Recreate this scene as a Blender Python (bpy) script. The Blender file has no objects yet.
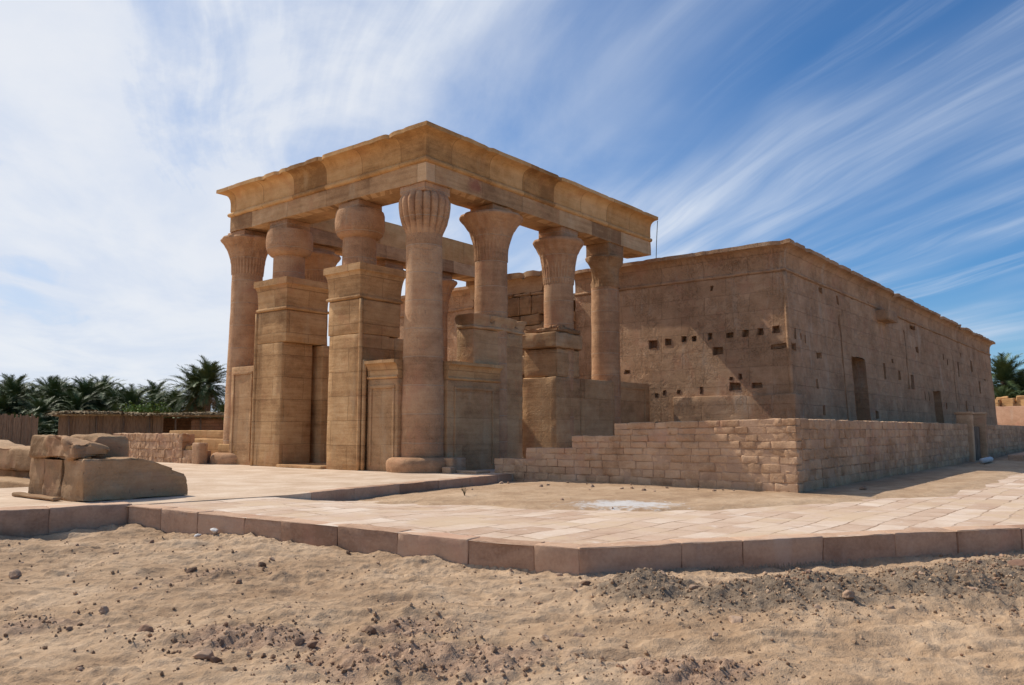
import bpy, bmesh, math, random
import numpy as np
from mathutils import Vector, noise as mnoise
random.seed(7)
R = math.radians
sc = bpy.context.scene
COL = sc.collection

# ------------------------------------------------------------------ camera
AZ, PITCH = R(38.8), math.atan(87.5 / 813.0)
EYE = 1.2
cam_d = bpy.data.cameras.new('camera'); cam = bpy.data.objects.new('camera', cam_d); COL.objects.link(cam)
cam_d.sensor_width = 36.0; cam_d.sensor_fit = 'HORIZONTAL'
cam_d.lens = 813.0 / 1024.0 * 36.0
cam_d.clip_start = 0.1; cam_d.clip_end = 3000
FW = Vector((math.cos(PITCH) * math.cos(AZ), math.cos(PITCH) * math.sin(AZ), math.sin(PITCH)))
RT = Vector((math.sin(AZ), -math.cos(AZ), 0))
cam.location = (0, 0, EYE)
cam.rotation_euler = FW.to_track_quat('-Z', 'Y').to_euler()
sc.camera = cam

# ------------------------------------------------------------------ light
SUN_AZ, SUN_EL = R(97.4), R(48.0)
SUN_DIR = Vector((math.cos(SUN_EL) * math.cos(SUN_AZ), math.cos(SUN_EL) * math.sin(SUN_AZ), math.sin(SUN_EL)))
sl = bpy.data.lights.new('sun', 'SUN'); sl.energy = 4.5; sl.angle = R(0.55); sl.color = (1.0, 0.93, 0.82)
so = bpy.data.objects.new('sun', sl); COL.objects.link(so); so.location = (0, 0, 60)
so.rotation_euler = SUN_DIR.to_track_quat('Z', 'Y').to_euler()

sc.view_settings.view_transform = 'Standard'; sc.view_settings.look = 'None'
sc.view_settings.exposure = -0.04; sc.view_settings.gamma = 1.0
sc.view_settings.use_curve_mapping = False


class N:
    """tiny node-tree helper"""
    def __init__(s, nt):
        s.nt = nt; nt.nodes.clear()
    def new(s, t, **kw):
        n = s.nt.nodes.new(t)
        for k, v in kw.items(): setattr(n, k, v)
        return n
    def lk(s, a, b): s.nt.links.new(a, b)
    def put(s, sock, v):
        if isinstance(v, bpy.types.NodeSocket): s.lk(v, sock)
        else: sock.default_value = v
    def m(s, op, a, b=0.0, c=0.0, clamp=False):
        n = s.new('ShaderNodeMath', operation=op, use_clamp=clamp)
        s.put(n.inputs[0], a); s.put(n.inputs[1], b); s.put(n.inputs[2], c)
        return n.outputs[0]
    def xyz(s, v):
        n = s.new('ShaderNodeSeparateXYZ'); s.lk(v, n.inputs[0]); return n.outputs
    def vec(s, x, y, z):
        n = s.new('ShaderNodeCombineXYZ')
        for i, q in enumerate((x, y, z)): s.put(n.inputs[i], q)
        return n.outputs[0]
    def vscale(s, v, sx, sy, sz):
        n = s.new('ShaderNodeVectorMath', operation='MULTIPLY'); s.lk(v, n.inputs[0]); n.inputs[1].default_value = (sx, sy, sz)
        return n.outputs[0]
    def noise(s, v, scale, detail=4.0, rough=0.55, dist=0.0):
        n = s.new('ShaderNodeTexNoise'); s.lk(v, n.inputs['Vector'])
        n.inputs['Scale'].default_value = scale; n.inputs['Detail'].default_value = detail
        n.inputs['Roughness'].default_value = rough; n.inputs['Distortion'].default_value = dist
        return n.outputs['Fac']
    def ramp(s, f, stops):
        n = s.new('ShaderNodeValToRGB'); s.lk(f, n.inputs[0]); e = n.color_ramp.elements
        while len(e) < len(stops): e.new(0.5)
        for q, (p, c) in zip(e, stops):
            q.position = p; q.color = c if len(c) == 4 else (*c, 1)
        return n.outputs[0]
    def sstep(s, x, a, b):
        n = s.new('ShaderNodeMapRange', interpolation_type='SMOOTHSTEP'); s.put(n.inputs[0], x)
        n.inputs[1].default_value = a; n.inputs[2].default_value = b
        return n.outputs[0]
    def mix(s, f, a, b, mode='MIX'):
        n = s.new('ShaderNodeMix', data_type='RGBA', blend_type=mode)
        s.put(n.inputs[0], f)
        for sock, v in ((n.inputs[6], a), (n.inputs[7], b)):
            if isinstance(v, tuple): sock.default_value = v if len(v) == 4 else (*v, 1)
            else: s.lk(v, sock)
        return n.outputs[2]


# ------------------------------------------------------------------ sky
w = bpy.data.worlds.new('World'); sc.world = w; w.use_nodes = True
n = N(w.node_tree)
sky = n.new('ShaderNodeTexSky', sky_type='NISHITA')
sky.sun_disc = False; sky.sun_elevation = SUN_EL; sky.sun_rotation = R(90) - SUN_AZ
sky.air_density = 1.0; sky.dust_density = 0.35; sky.ozone_density = 1.6; sky.altitude = 0
tc = n.new('ShaderNodeTexCoord')
dx, dy, dz = n.xyz(tc.outputs['Generated'])
iz = n.m('DIVIDE', 1.0, n.m('ADD', n.m('MAXIMUM', dz, 0.0), 0.10))
CA = R(57)
px, py = n.m('MULTIPLY', dx, iz), n.m('MULTIPLY', dy, iz)
s_ = n.m('ADD', n.m('MULTIPLY', px, math.cos(CA)), n.m('MULTIPLY', py, math.sin(CA)))
t_ = n.m('ADD', n.m('MULTIPLY', px, -math.sin(CA)), n.m('MULTIPLY', py, math.cos(CA)))
rad = n.m('SQRT', n.m('ADD', n.m('MULTIPLY', px, px), n.m('MULTIPLY', py, py)))
tn = n.m('DIVIDE', t_, n.m('ADD', rad, 0.02))
warp = n.noise(n.vec(n.m('MULTIPLY', s_, 0.5), n.m('MULTIPLY', t_, 0.8), 0.0), 1.0, 2)
t2 = n.m('ADD', t_, n.m('MULTIPLY', n.m('SUBTRACT', warp, 0.5), 0.48))
fine = n.noise(n.vec(n.m('MULTIPLY', s_, 0.42), n.m('MULTIPLY', t2, 4.6), 6.6), 1.0, 5, 0.60, 0.1)
wide = n.noise(n.vec(n.m('MULTIPLY', s_, 0.34), n.m('MULTIPLY', t2, 1.15), 50.5), 1.0, 4, 0.55, 0.15)
puff = n.noise(n.vec(n.m('MULTIPLY', s_, 0.9), n.m('MULTIPLY', t_, 1.5), 1.7), 1.2, 7, 0.60, 0.5)
cosd = n.m('DIVIDE', n.m('ADD', n.m('MULTIPLY', px, math.cos(SUN_AZ)), n.m('MULTIPLY', py, math.sin(SUN_AZ))), n.m('ADD', rad, 0.02))
left = n.sstep(cosd, 0.16, 0.88)                      # thicker veil towards the sun
wisp = n.noise(n.vec(n.m('MULTIPLY', s_, 0.8), n.m('MULTIPLY', t2, 9.5), 5.2), 1.0, 5, 0.62, 0.15)
wide2 = n.noise(n.vec(n.m('MULTIPLY', s_, 0.45), n.m('MULTIPLY', t2, 1.9), 30.5), 1.0, 3, 0.5, 0.1)
streak = n.m('MULTIPLY', n.sstep(fine, 0.34, 0.76), n.sstep(wide, 0.36, 0.66))
streak = n.m('ADD', streak, n.m('MULTIPLY', n.m('MULTIPLY', n.sstep(wisp, 0.42, 0.75), n.sstep(wide2, 0.46, 0.70)), 0.52), clamp=True)
thin = n.m('MULTIPLY', n.sstep(wide, 0.25, 0.75), 0.24)
veil = n.m('MULTIPLY', left, n.m('ADD', 0.36, n.m('MULTIPLY', n.sstep(puff, 0.26, 0.74), 0.62)))
ahead = n.sstep(cosd, -0.75, 0.05)                    # the cirrus sheet thins out away from the sun
cov = n.m('ADD', n.m('MULTIPLY', n.m('ADD', n.m('MULTIPLY', streak, 0.72), thin), ahead), veil, clamp=True)
cov = n.m('ADD', cov, n.m('MULTIPLY', n.m('MULTIPLY', n.sstep(dz, 0.20, 0.0), ahead), 0.26), clamp=True)
cov = n.m('ADD', cov, n.m('MULTIPLY', n.m('MULTIPLY', left, n.sstep(dz, 0.34, 0.06)), 0.42), clamp=True)
cov = n.m('MULTIPLY', cov, 0.95)
skyc = n.mix(1.0, sky.outputs[0], (0.50, 0.98, 1.42), 'MULTIPLY')
cloud = n.mix(left, (8.0, 9.0, 10.7), n.mix(n.sstep(puff, 0.30, 0.70), (8.7, 9.5, 11.0), (10.5, 10.8, 11.4)))
bg = n.new('ShaderNodeBackground'); n.lk(n.mix(cov, skyc, cloud), bg.inputs[0]); bg.inputs[1].default_value = 0.082
n.lk(bg.outputs[0], n.new('ShaderNodeOutputWorld').inputs[0])


# ------------------------------------------------------------------ materials
def new_mat(name):
    m = bpy.data.materials.new(name); m.use_nodes = True
    n = N(m.node_tree)
    b = n.new('ShaderNodeBsdfPrincipled'); b.inputs['Roughness'].default_value = 0.92
    b.inputs['Specular IOR Level'].default_value = 0.15
    n.lk(b.outputs[0], n.new('ShaderNodeOutputMaterial').inputs[0])
    return m, n, b

def sandstone(name, dark, mid, pale, bw=1.3, bh=0.55, mortar=0.010, joint=0.5, strata=1.0, island=0.0, bump=0.5, blockvar=0.35, warp=0.05, stain=None, sunk=0.0, off=0.0, streak=0.35, jc=None):
    m, n, b = new_mat(name)
    k_ = 1.13 if name.split()[0] in ('kiosk', 'column', 'cornice', 'architrave', 'screen') else 1.0
    dark, mid, pale = [(c[0] * 1.06 * k_, c[1] * 0.965 * k_, c[2] * 0.86 * k_) for c in (dark, mid, pale)]
    pos = n.new('ShaderNodeNewGeometry').outputs['Position']
    X, Y, Z = n.xyz(pos)
    nx, ny, nz_ = n.xyz(n.new('ShaderNodeNewGeometry').outputs['True Normal'])
    fx = n.m('GREATER_THAN', n.m('ABSOLUTE', nx), n.m('ABSOLUTE', ny))
    u = n.m('ADD', n.m('MULTIPLY', Y, fx), n.m('MULTIPLY', X, n.m('SUBTRACT', 1.0, fx)))
    big = n.noise(pos, 0.55, 5, 0.6)
    med = n.noise(pos, 2.6, 6, 0.62, 0.4)
    fin = n.noise(pos, 24.0, 5, 0.65)
    grit = n.noise(pos, 95.0, 2, 0.6)
    st = n.noise(n.vscale(pos, 0.5, 0.5, 9.0), 1.0, 5, 0.6, 0.25)
    st2 = n.noise(n.vscale(pos, 0.9, 0.9, 34.0), 1.0, 3, 0.55, 0.2)
    wz = n.m('ADD', Z, n.m('MULTIPLY', n.m('SUBTRACT', med, 0.5), warp))
    wu = n.m('ADD', u, n.m('MULTIPLY', n.m('SUBTRACT', big, 0.5), warp * 3))
    br = n.new('ShaderNodeTexBrick'); br.offset = 0.5; br.squash = 1.0
    n.lk(n.vec(wu, n.m('ADD', wz, off), 0.0), br.inputs['Vector'])
    br.inputs['Scale'].default_value = 1.0; br.inputs['Brick Width'].default_value = bw; br.inputs['Row Height'].default_value = bh
    br.inputs['Mortar Size'].default_value = mortar; br.inputs['Mortar Smooth'].default_value = 0.3
    br.inputs['Color1'].default_value = (0, 0, 0, 1); br.inputs['Color2'].default_value = (1, 1, 1, 1); br.inputs['Mortar'].default_value = (0.5, 0.5, 0.5, 1)
    blk = n.xyz(br.outputs['Color'])[0]; mort = br.outputs['Fac']
    f = n.m('ADD', n.m('MULTIPLY', big, 0.55), n.m('MULTIPLY', med, 0.35))
    f = n.m('ADD', f, n.m('MULTIPLY', n.m('SUBTRACT', blk, 0.5), blockvar * 0.5))
    f = n.m('ADD', f, n.m('MULTIPLY', n.m('SUBTRACT', st, 0.5), 0.45 * strata))
    f = n.m('ADD', f, n.m('MULTIPLY', n.m('SUBTRACT', fin, 0.5), 0.30))
    bl = n.noise(n.vscale(pos, 1.0, 1.0, 1.8), 1.5, 6, 0.68, 0.6)
    f = n.m('ADD', f, n.m('MULTIPLY', n.m('SUBTRACT', bl, 0.5), 0.42))
    pit = n.sstep(n.noise(pos, 7.5, 4, 0.7, 0.3), 0.66, 0.76)
    if island:
        ri = n.new('ShaderNodeNewGeometry').outputs['Random Per Island']
        f = n.m('ADD', f, n.m('MULTIPLY', n.m('SUBTRACT', ri, 0.5), island))
    col = n.ramp(f, [(0.22, dark), (0.45, mid), (0.72, pale)])
    pk = n.noise(pos, 0.9, 4, 0.6, 0.6)
    col = n.mix(n.m('MULTIPLY', n.sstep(pk, 0.52, 0.70), 0.45), col, (mid[0] * 0.98, mid[1] * 0.82, mid[2] * 0.86))
    gy = n.noise(n.vscale(pos, 1.6, 1.6, 0.35), 1.0, 5, 0.65)
    col = n.mix(n.m('MULTIPLY', n.sstep(gy, 0.56, 0.72), streak), col, (pale[0] * 0.82, pale[1] * 0.92, pale[2] * 1.05))
    col = n.mix(n.m('MULTIPLY', n.sstep(st2, 0.56, 0.70), 0.22 * strata), col, dark)
    col = n.mix(n.m('MULTIPLY', pit, 0.5), col, (dark[0] * 0.62, dark[1] * 0.58, dark[2] * 0.55))
    if stain:
        vd = n.new('ShaderNodeVectorMath', operation='DISTANCE'); n.lk(pos, vd.inputs[0]); vd.inputs[1].default_value = stain
        d = n.m('ADD', vd.outputs['Value'], n.m('MULTIPLY', n.m('SUBTRACT', med, 0.5), 0.9))
        col = n.mix(n.m('MULTIPLY', n.sstep(d, 0.42, 0.12), 0.6), col, (0.28, 0.075, 0.06))
    col = n.mix(n.m('MULTIPLY', mort, joint), col, jc or (dark[0] * 0.7, dark[1] * 0.7, dark[2] * 0.7))
    n.lk(col, b.inputs['Base Color'])
    h = n.m('ADD', n.m('MULTIPLY', fin, 0.35), n.m('MULTIPLY', grit, 0.10))
    h = n.m('ADD', h, n.m('MULTIPLY', st, 0.35 * strata))
    h = n.m('ADD', h, n.m('MULTIPLY', st2, 0.15 * strata))
    h = n.m('ADD', h, n.m('MULTIPLY', med, 0.5))
    h = n.m('SUBTRACT', h, n.m('MULTIPLY', mort, joint * 1.1))
    h = n.m('SUBTRACT', h, n.m('MULTIPLY', pit, 0.6))
    h = n.m('ADD', h, n.m('MULTIPLY', bl, 0.6))
    if sunk:                                             # weathered sunk relief: signs set in ruled columns
        gl = n.noise(n.vec(n.m('MULTIPLY', u, 5.2), n.m('MULTIPLY', Z, 4.4), 0.0), 1.0, 2, 0.5, 1.2)
        sign = n.m('MULTIPLY', n.sstep(gl, 0.50, 0.54), n.m('SUBTRACT', 1.0, n.sstep(gl, 0.60, 0.63)))
        rule = n.sstep(n.m('ABSOLUTE', n.m('SUBTRACT', n.m('FRACT', n.m('DIVIDE', u, 0.62)), 0.5)), 0.465, 0.485)
        worn = n.sstep(n.noise(pos, 0.8, 4, 0.6), 0.40, 0.58)
        cut = n.m('MULTIPLY', n.m('MAXIMUM', sign, rule), worn)
        h = n.m('SUBTRACT', h, n.m('MULTIPLY', cut, sunk * 3.0))
    bp = n.new('ShaderNodeBump'); bp.inputs['Strength'].default_value = bump; bp.inputs['Distance'].default_value = 0.035
    n.lk(h, bp.inputs['Height']); n.lk(bp.outputs[0], b.inputs['Normal'])
    return m

M = {}
M['kiosk'] = sandstone('kiosk sandstone', (0.24, 0.143, 0.072), (0.43, 0.280, 0.148), (0.58, 0.420, 0.250), 1.55, 0.74, 0.010, 0.45, 0.95, bump=0.85, blockvar=0.28)
M['column'] = sandstone('column sandstone', (0.23, 0.138, 0.082), (0.40, 0.252, 0.155), (0.54, 0.385, 0.255), 9.0, 0.83, 0.014, 0.60, 0.6, bump=0.9, blockvar=0.22, sunk=0.10, warp=0.03, jc=(0.56, 0.42, 0.30))
M['cornice'] = sandstone('cornice sandstone', (0.25, 0.145, 0.065), (0.46, 0.290, 0.135), (0.61, 0.43, 0.235), 1.75, 3.0, 0.012, 0.65, 0.6, bump=0.5, blockvar=0.7, off=0.9)
M['architrave'] = sandstone('architrave sandstone', (0.24, 0.15, 0.085), (0.42, 0.28, 0.16), (0.58, 0.435, 0.28), 2.1, 3.0, 0.010, 0.6, 0.9, bump=0.55, blockvar=0.8, stain=(18.6, 16.4, 8.82), off=0.9)
M['screen'] = sandstone('screen wall sandstone', (0.22, 0.135, 0.075), (0.39, 0.255, 0.145), (0.52, 0.375, 0.235), 1.9, 0.78, 0.007, 0.3, 0.7, bump=0.7, sunk=0.12)
M['temple'] = sandstone('temple sandstone', (0.25, 0.160, 0.100), (0.405, 0.272, 0.178), (0.55, 0.40, 0.285), 1.9, 0.72, 0.009, 0.38, 0.35, bump=0.9, blockvar=0.20, sunk=0.30, warp=0.10, streak=0.75)
M['ruin'] = sandstone('ruin sandstone', (0.22, 0.135, 0.075), (0.38, 0.25, 0.145), (0.52, 0.39, 0.26), 30, 30, 0.0, 0.0, 0.8, island=0.45, bump=0.6)
M['wall'] = sandstone('rubble wall stone', (0.31, 0.195, 0.120), (0.51, 0.355, 0.240), (0.65, 0.485, 0.350), 30, 30, 0.0, 0.0, 0.35, island=0.17, bump=1.0)
M['mortar'] = sandstone('wall mortar', (0.31, 0.205, 0.14), (0.46, 0.325, 0.235), (0.57, 0.43, 0.33), 30, 30, 0.0, 0.0, 0.1, bump=0.6)
M['kerb'] = sandstone('kerb stone', (0.30, 0.195, 0.140), (0.48, 0.340, 0.255), (0.60, 0.455, 0.355), 30, 30, 0.0, 0.0, 0.3, island=0.30, bump=0.5)
M['block'] = sandstone('fallen block stone', (0.22, 0.145, 0.085), (0.38, 0.265, 0.165), (0.52, 0.39, 0.265), 30, 30, 0.0, 0.0, 0.6, island=0.15, bump=0.8)
M['rock'] = sandstone('field rock', (0.17, 0.115, 0.085), (0.31, 0.22, 0.165), (0.45, 0.345, 0.27), 30, 30, 0.0, 0.0, 0.3, island=0.5, bump=0.7)
M['crumb'] = sandstone('earth crumbs', (0.19, 0.13, 0.09), (0.36, 0.26, 0.18), (0.52, 0.395, 0.285), 30, 30, 0.0, 0.0, 0.2, island=0.7, bump=0.6)
M['mud'] = sandstone('mud brick', (0.16, 0.095, 0.060), (0.27, 0.17, 0.110), (0.36, 0.24, 0.165), 0.5, 0.18, 0.02, 0.4, 0.2, bump=0.8)
M['orange'] = sandstone('orange parapet stone', (0.27, 0.155, 0.07), (0.45, 0.28, 0.135), (0.56, 0.38, 0.21), 1.1, 0.45, 0.012, 0.4, 0.8, bump=0.5)
M['pink'] = sandstone('pink plaster wall', (0.36, 0.23, 0.16), (0.48, 0.32, 0.24), (0.56, 0.42, 0.33), 30, 30, 0.0, 0.0, 0.2, bump=0.6)

def mat_paving():
    m, n, b = new_mat('flagstone paving')
    pos = n.new('ShaderNodeNewGeometry').outputs['Position']
    X, Y, Z = n.xyz(pos)
    med = n.noise(pos, 1.3, 5, 0.6); big = n.noise(pos, 0.35, 5, 0.6); fin = n.noise(pos, 18, 5, 0.65)
    bu = n.m('ADD', X, n.m('MULTIPLY', n.m('SUBTRACT', med, 0.5), 0.34))
    bv = n.m('ADD', Y, n.m('MULTIPLY', n.m('SUBTRACT', big, 0.5), 0.5))
    br = n.new('ShaderNodeTexBrick'); br.offset = 0.37; br.offset_frequency = 2; br.squash = 1.5; br.squash_frequency = 3
    n.lk(n.vec(bu, bv, 0.0), br.inputs['Vector'])
    br.inputs['Scale'].default_value = 1.0; br.inputs['Brick Width'].default_value = 0.80; br.inputs['Row Height'].default_value = 0.42
    br.inputs['Mortar Size'].default_value = 0.016; br.inputs['Mortar Smooth'].default_value = 0.2
    br.inputs['Color1'].default_value = (0, 0, 0, 1); br.inputs['Color2'].default_value = (1, 1, 1, 1); br.inputs['Mortar'].default_value = (.5, .5, .5, 1)
    blk = n.xyz(br.outputs['Color'])[0]; mort = br.outputs['Fac']
    f = n.m('ADD', n.m('MULTIPLY', blk, 0.30), n.m('MULTIPLY', med, 0.50)); f = n.m('ADD', f, n.m('MULTIPLY', fin, 0.25))
    col = n.ramp(f, [(0.28, (0.42, 0.27, 0.185)), (0.5, (0.55, 0.40, 0.295)), (0.72, (0.68, 0.55, 0.44))])
    wh = n.noise(pos, 2.1, 6, 0.7, 0.5)
    col = n.mix(n.m('MULTIPLY', n.sstep(wh, 0.56, 0.70), 0.6), col, (0.70, 0.62, 0.54))
    sd = n.noise(pos, 0.8, 6, 0.65, 0.4)
    sand = n.sstep(sd, 0.48, 0.64)
    col = n.mix(n.m('MULTIPLY', sand, 0.8), col, (0.56, 0.41, 0.275))
    jm = n.m('MULTIPLY', n.m('MULTIPLY', mort, n.m('SUBTRACT', 1.0, n.m('MULTIPLY', sand, 0.8))), n.sstep(n.noise(pos, 0.9, 4, 0.6), 0.36, 0.55))
    col = n.mix(n.m('MULTIPLY', jm, 0.75), col, (0.25, 0.15, 0.09))
    n.lk(col, b.inputs['Base Color'])
    h = n.m('ADD', n.m('MULTIPLY', fin, 0.3), n.m('MULTIPLY', med, 0.5)); h = n.m('SUBTRACT', h, n.m('MULTIPLY', jm, 1.0)); h = n.m('ADD', h, n.m('MULTIPLY', blk, 0.35))
    bp = n.new('ShaderNodeBump'); bp.inputs['Strength'].default_value = 0.6; bp.inputs['Distance'].default_value = 0.03
    n.lk(h, bp.inputs['Height']); n.lk(bp.outputs[0], b.inputs['Normal'])
    return m
M['paving'] = mat_paving()

def mat_fore():
    m, n, b = new_mat('forecourt slabs under sand')
    pos = n.new('ShaderNodeNewGeometry').outputs['Position']
    med = n.noise(pos, 0.9, 6, 0.65, 0.4); fin = n.noise(pos, 14, 6, 0.65)
    f = n.m('ADD', n.m('MULTIPLY', med, 0.7), n.m('MULTIPLY', fin, 0.3))
    col = n.ramp(f, [(0.34, (0.45, 0.315, 0.21)), (0.5, (0.57, 0.425, 0.305)), (0.64, (0.68, 0.545, 0.42))])
    n.lk(col, b.inputs['Base Color'])
    bp = n.new('ShaderNodeBump'); bp.inputs['Strength'].default_value = 0.5; bp.inputs['Distance'].default_value = 0.03
    n.lk(f, bp.inputs['Height']); n.lk(bp.outputs[0], b.inputs['Normal'])
    return m
M['fore'] = mat_fore()

def mat_sand():
    m, n, b = new_mat('desert sand')
    pos = n.new('ShaderNodeNewGeometry').outputs['Position']
    big = n.noise(pos, 0.45, 5, 0.6, 0.3); med = n.noise(pos, 2.2, 7, 0.68, 0.4); fin = n.noise(pos, 16, 6, 0.7); gr = n.noise(pos, 80, 3, 0.7)
    f = n.m('ADD', n.m('MULTIPLY', big, 0.4), n.m('MULTIPLY', med, 0.4)); f = n.m('ADD', f, n.m('MULTIPLY', fin, 0.2))
    col = n.ramp(f, [(0.32, (0.27, 0.165, 0.095)), (0.48, (0.435, 0.290, 0.178)), (0.60, (0.57, 0.405, 0.265))])
    att = n.new('ShaderNodeAttribute'); att.attribute_name = 'spoil'
    d = n.m('ADD', att.outputs['Fac'], n.m('MULTIPLY', n.m('SUBTRACT', med, 0.5), 0.9)); k = n.sstep(d, 0.22, 0.55)
    gcol = n.ramp(n.m('ADD', n.m('MULTIPLY', fin, 0.6), n.m('MULTIPLY', gr, 0.4)), [(0.34, (0.11, 0.078, 0.055)), (0.5, (0.215, 0.158, 0.11)), (0.68, (0.34, 0.265, 0.195))])
    col = n.mix(n.m('MULTIPLY', k, 0.9), col, gcol)
    at2 = n.new('ShaderNodeAttribute'); at2.attribute_name = 'clods'
    k2 = n.sstep(n.m('ADD', at2.outputs['Fac'], n.m('MULTIPLY', n.m('SUBTRACT', med, 0.5), 1.5)), 0.22, 0.66)
    pcol = n.ramp(n.m('ADD', n.m('MULTIPLY', fin, 0.6), n.m('MULTIPLY', gr, 0.4)), [(0.34, (0.18, 0.105, 0.075)), (0.5, (0.36, 0.23, 0.155)), (0.68, (0.50, 0.35, 0.25))])
    col = n.mix(n.m('MULTIPLY', k2, 0.85), col, pcol)
    X, Y, Z = n.xyz(pos)
    ex = n.m('MULTIPLY', n.m('ADD', n.m('MULTIPLY', n.m('SUBTRACT', X, 12.95), 0.64), n.m('MULTIPLY', n.m('SUBTRACT', Y, 7.75), -0.77)), 1.0)
    ey = n.m('MULTIPLY', n.m('ADD', n.m('MULTIPLY', n.m('SUBTRACT', X, 12.95), 0.77), n.m('MULTIPLY', n.m('SUBTRACT', Y, 7.75), 0.64)), 1.3)
    er = n.m('SQRT', n.m('ADD', n.m('MULTIPLY', ex, ex), n.m('MULTIPLY', ey, ey)))
    k3 = n.sstep(n.m('ADD', er, n.m('MULTIPLY', n.m('SUBTRACT', n.noise(pos, 5.0, 7, 0.75, 0.6), 0.5), 3.4)), 1.15, 0.45)
    col = n.mix(n.m('MULTIPLY', k3, 0.8), col, (0.66, 0.65, 0.64))
    n.lk(col, b.inputs['Base Color'])
    h = n.m('ADD', n.m('MULTIPLY', med, 0.8), n.m('MULTIPLY', fin, 0.55)); h = n.m('ADD', h, n.m('MULTIPLY', gr, 0.16))
    bp = n.new('ShaderNodeBump'); bp.inputs['Strength'].default_value = 1.0; bp.inputs['Distance'].default_value = 0.05
    n.lk(h, bp.inputs['Height']); n.lk(bp.outputs[0], b.inputs['Normal'])
    return m
M['sand'] = mat_sand()

def simple(name, a, c, scale=8.0, rough=0.85, vs=(1, 1, 1), bump=0.3, trans=0.0):
    m, n, b = new_mat(name)
    pos = n.new('ShaderNodeNewGeometry').outputs['Position']
    f = n.noise(n.vscale(pos, *vs), scale, 5, 0.62)
    n.lk(n.ramp(f, [(0.32, a), (0.68, c)]), b.inputs['Base Color']); b.inputs['Roughness'].default_value = rough
    if bump:
        bp = n.new('ShaderNodeBump'); bp.inputs['Strength'].default_value = bump; bp.inputs['Distance'].default_value = 0.02
        n.lk(f, bp.inputs['Height']); n.lk(bp.outputs[0], b.inputs['Normal'])
    return m
M['frond'] = simple('palm frond', (0.045, 0.070, 0.024), (0.130, 0.165, 0.068), 1.6, 0.55, bump=0)
M['dryfrond'] = simple('dry palm frond', (0.16, 0.105, 0.055), (0.30, 0.215, 0.12), 2.0, 0.8, bump=0)
M['trunk'] = simple('palm trunk', (0.085, 0.06, 0.04), (0.20, 0.145, 0.10), 6.0, 0.95, (1, 1, 3), 0.8)
M['bush'] = simple('bright bush leaf', (0.075, 0.135, 0.020), (0.17, 0.24, 0.045), 3.0, 0.6, bump=0)
M['reed'] = simple('dry reed', (0.19, 0.125, 0.08), (0.37, 0.265, 0.175), 5.0, 0.95, (6, 6, 0.5), 0.8)
M['thatch'] = simple('thatch', (0.20, 0.145, 0.085), (0.42, 0.32, 0.20), 5.0, 0.95, (2, 2, 2), 0.9)
M['wood'] = simple('weathered wood', (0.10, 0.07, 0.05), (0.24, 0.18, 0.13), 6.0, 0.9, (1, 1, .3), 0.4)
M['plaster'] = simple('pale pipe', (0.42, 0.42, 0.42), (0.58, 0.58, 0.57), 6.0, 0.6)
M['cable'] = simple('dark cable', (0.02, 0.02, 0.02), (0.04, 0.04, 0.04), 6.0, 0.6, bump=0)
M['twig'] = simple('dry twig', (0.07, 0.06, 0.035), (0.14, 0.11, 0.06), 6.0, 0.9, bump=0)
M['paper'] = simple('pale limestone chip', (0.60, 0.55, 0.50), (0.76, 0.72, 0.67), 6.0, 0.9)


# ------------------------------------------------------------------ mesh helpers
def _hash(ix, iy, iz):
    h = (ix.astype(np.int64) * 374761393 + iy.astype(np.int64) * 668265263 + iz.astype(np.int64) * 2147483647) & 0x7fffffff
    h = ((h ^ (h >> 13)) * 1274126177) & 0x7fffffff
    return ((h ^ (h >> 16)) & 0xffff) / 65535.0

def vnoise(P):
    P = np.asarray(P, float); I = np.floor(P); F = P - I; F = F * F * (3 - 2 * F)
    out = 0
    for a in (0, 1):
        for b in (0, 1):
            for c in (0, 1):
                wgt = (F[:, 0] if a else 1 - F[:, 0]) * (F[:, 1] if b else 1 - F[:, 1]) * (F[:, 2] if c else 1 - F[:, 2])
                out = out + wgt * _hash(I[:, 0] + a, I[:, 1] + b, I[:, 2] + c)
    return out * 2 - 1

def fbm(P, scale=1.0, octaves=4, gain=0.5):
    P = np.asarray(P, float) * scale; out = np.zeros(len(P)); amp = 1.0
    for k in range(octaves):
        out += amp * vnoise(P + 17.3 * k); P = P * 2.03; amp *= gain
    return out

class MB:
    def __init__(s): s.v = []; s.f = []; s.n = 0
    def add(s, V, F):
        V = np.asarray(V, float); s.v.append(V)
        s.f += [tuple(i + s.n for i in f) for f in F]; s.n += len(V)
        return s
    def build(s, name, mat, parent=None, smooth=False, loc=None, angle=None):
        V = np.concatenate(s.v) if s.v else np.zeros((0, 3))
        off = Vector((0, 0, 0))
        if parent is not None:
            p = parent
            while p is not None: off += p.location; p = p.parent
        if loc is not None: off += Vector(loc)
        V = V - np.array(off)
        me = bpy.data.meshes.new(name); me.from_pydata(V.tolist(), [], s.f); me.materials.append(mat); me.update()
        if smooth: me.shade_smooth()
        if angle is not None:
            me.shade_smooth(); me.set_sharp_from_angle(angle=R(angle))
        o = bpy.data.objects.new(name, me); COL.objects.link(o)
        if parent is not None: o.parent = parent
        if loc is not None: o.location = loc
        return o

def tag(o, label=None, cat=None, group=None, kind=None):
    if label: o['label'] = label
    if cat: o['category'] = cat
    if group: o['group'] = group
    if kind: o['kind'] = kind
    return o

def empty(name, loc, label, cat, group=None):
    o = bpy.data.objects.new(name, None); COL.objects.link(o); o.location = loc; o.empty_display_size = 0.5
    return tag(o, label, cat, group)

def axis_pts(a, b, res, r):
    L = b - a; k = max(1, int(round((L - 2 * r) / res)))
    mid = np.linspace(a + r, b - r, k + 1)
    return np.concatenate([[a, a + r * 0.35], mid, [b - r * 0.35, b]])

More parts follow.
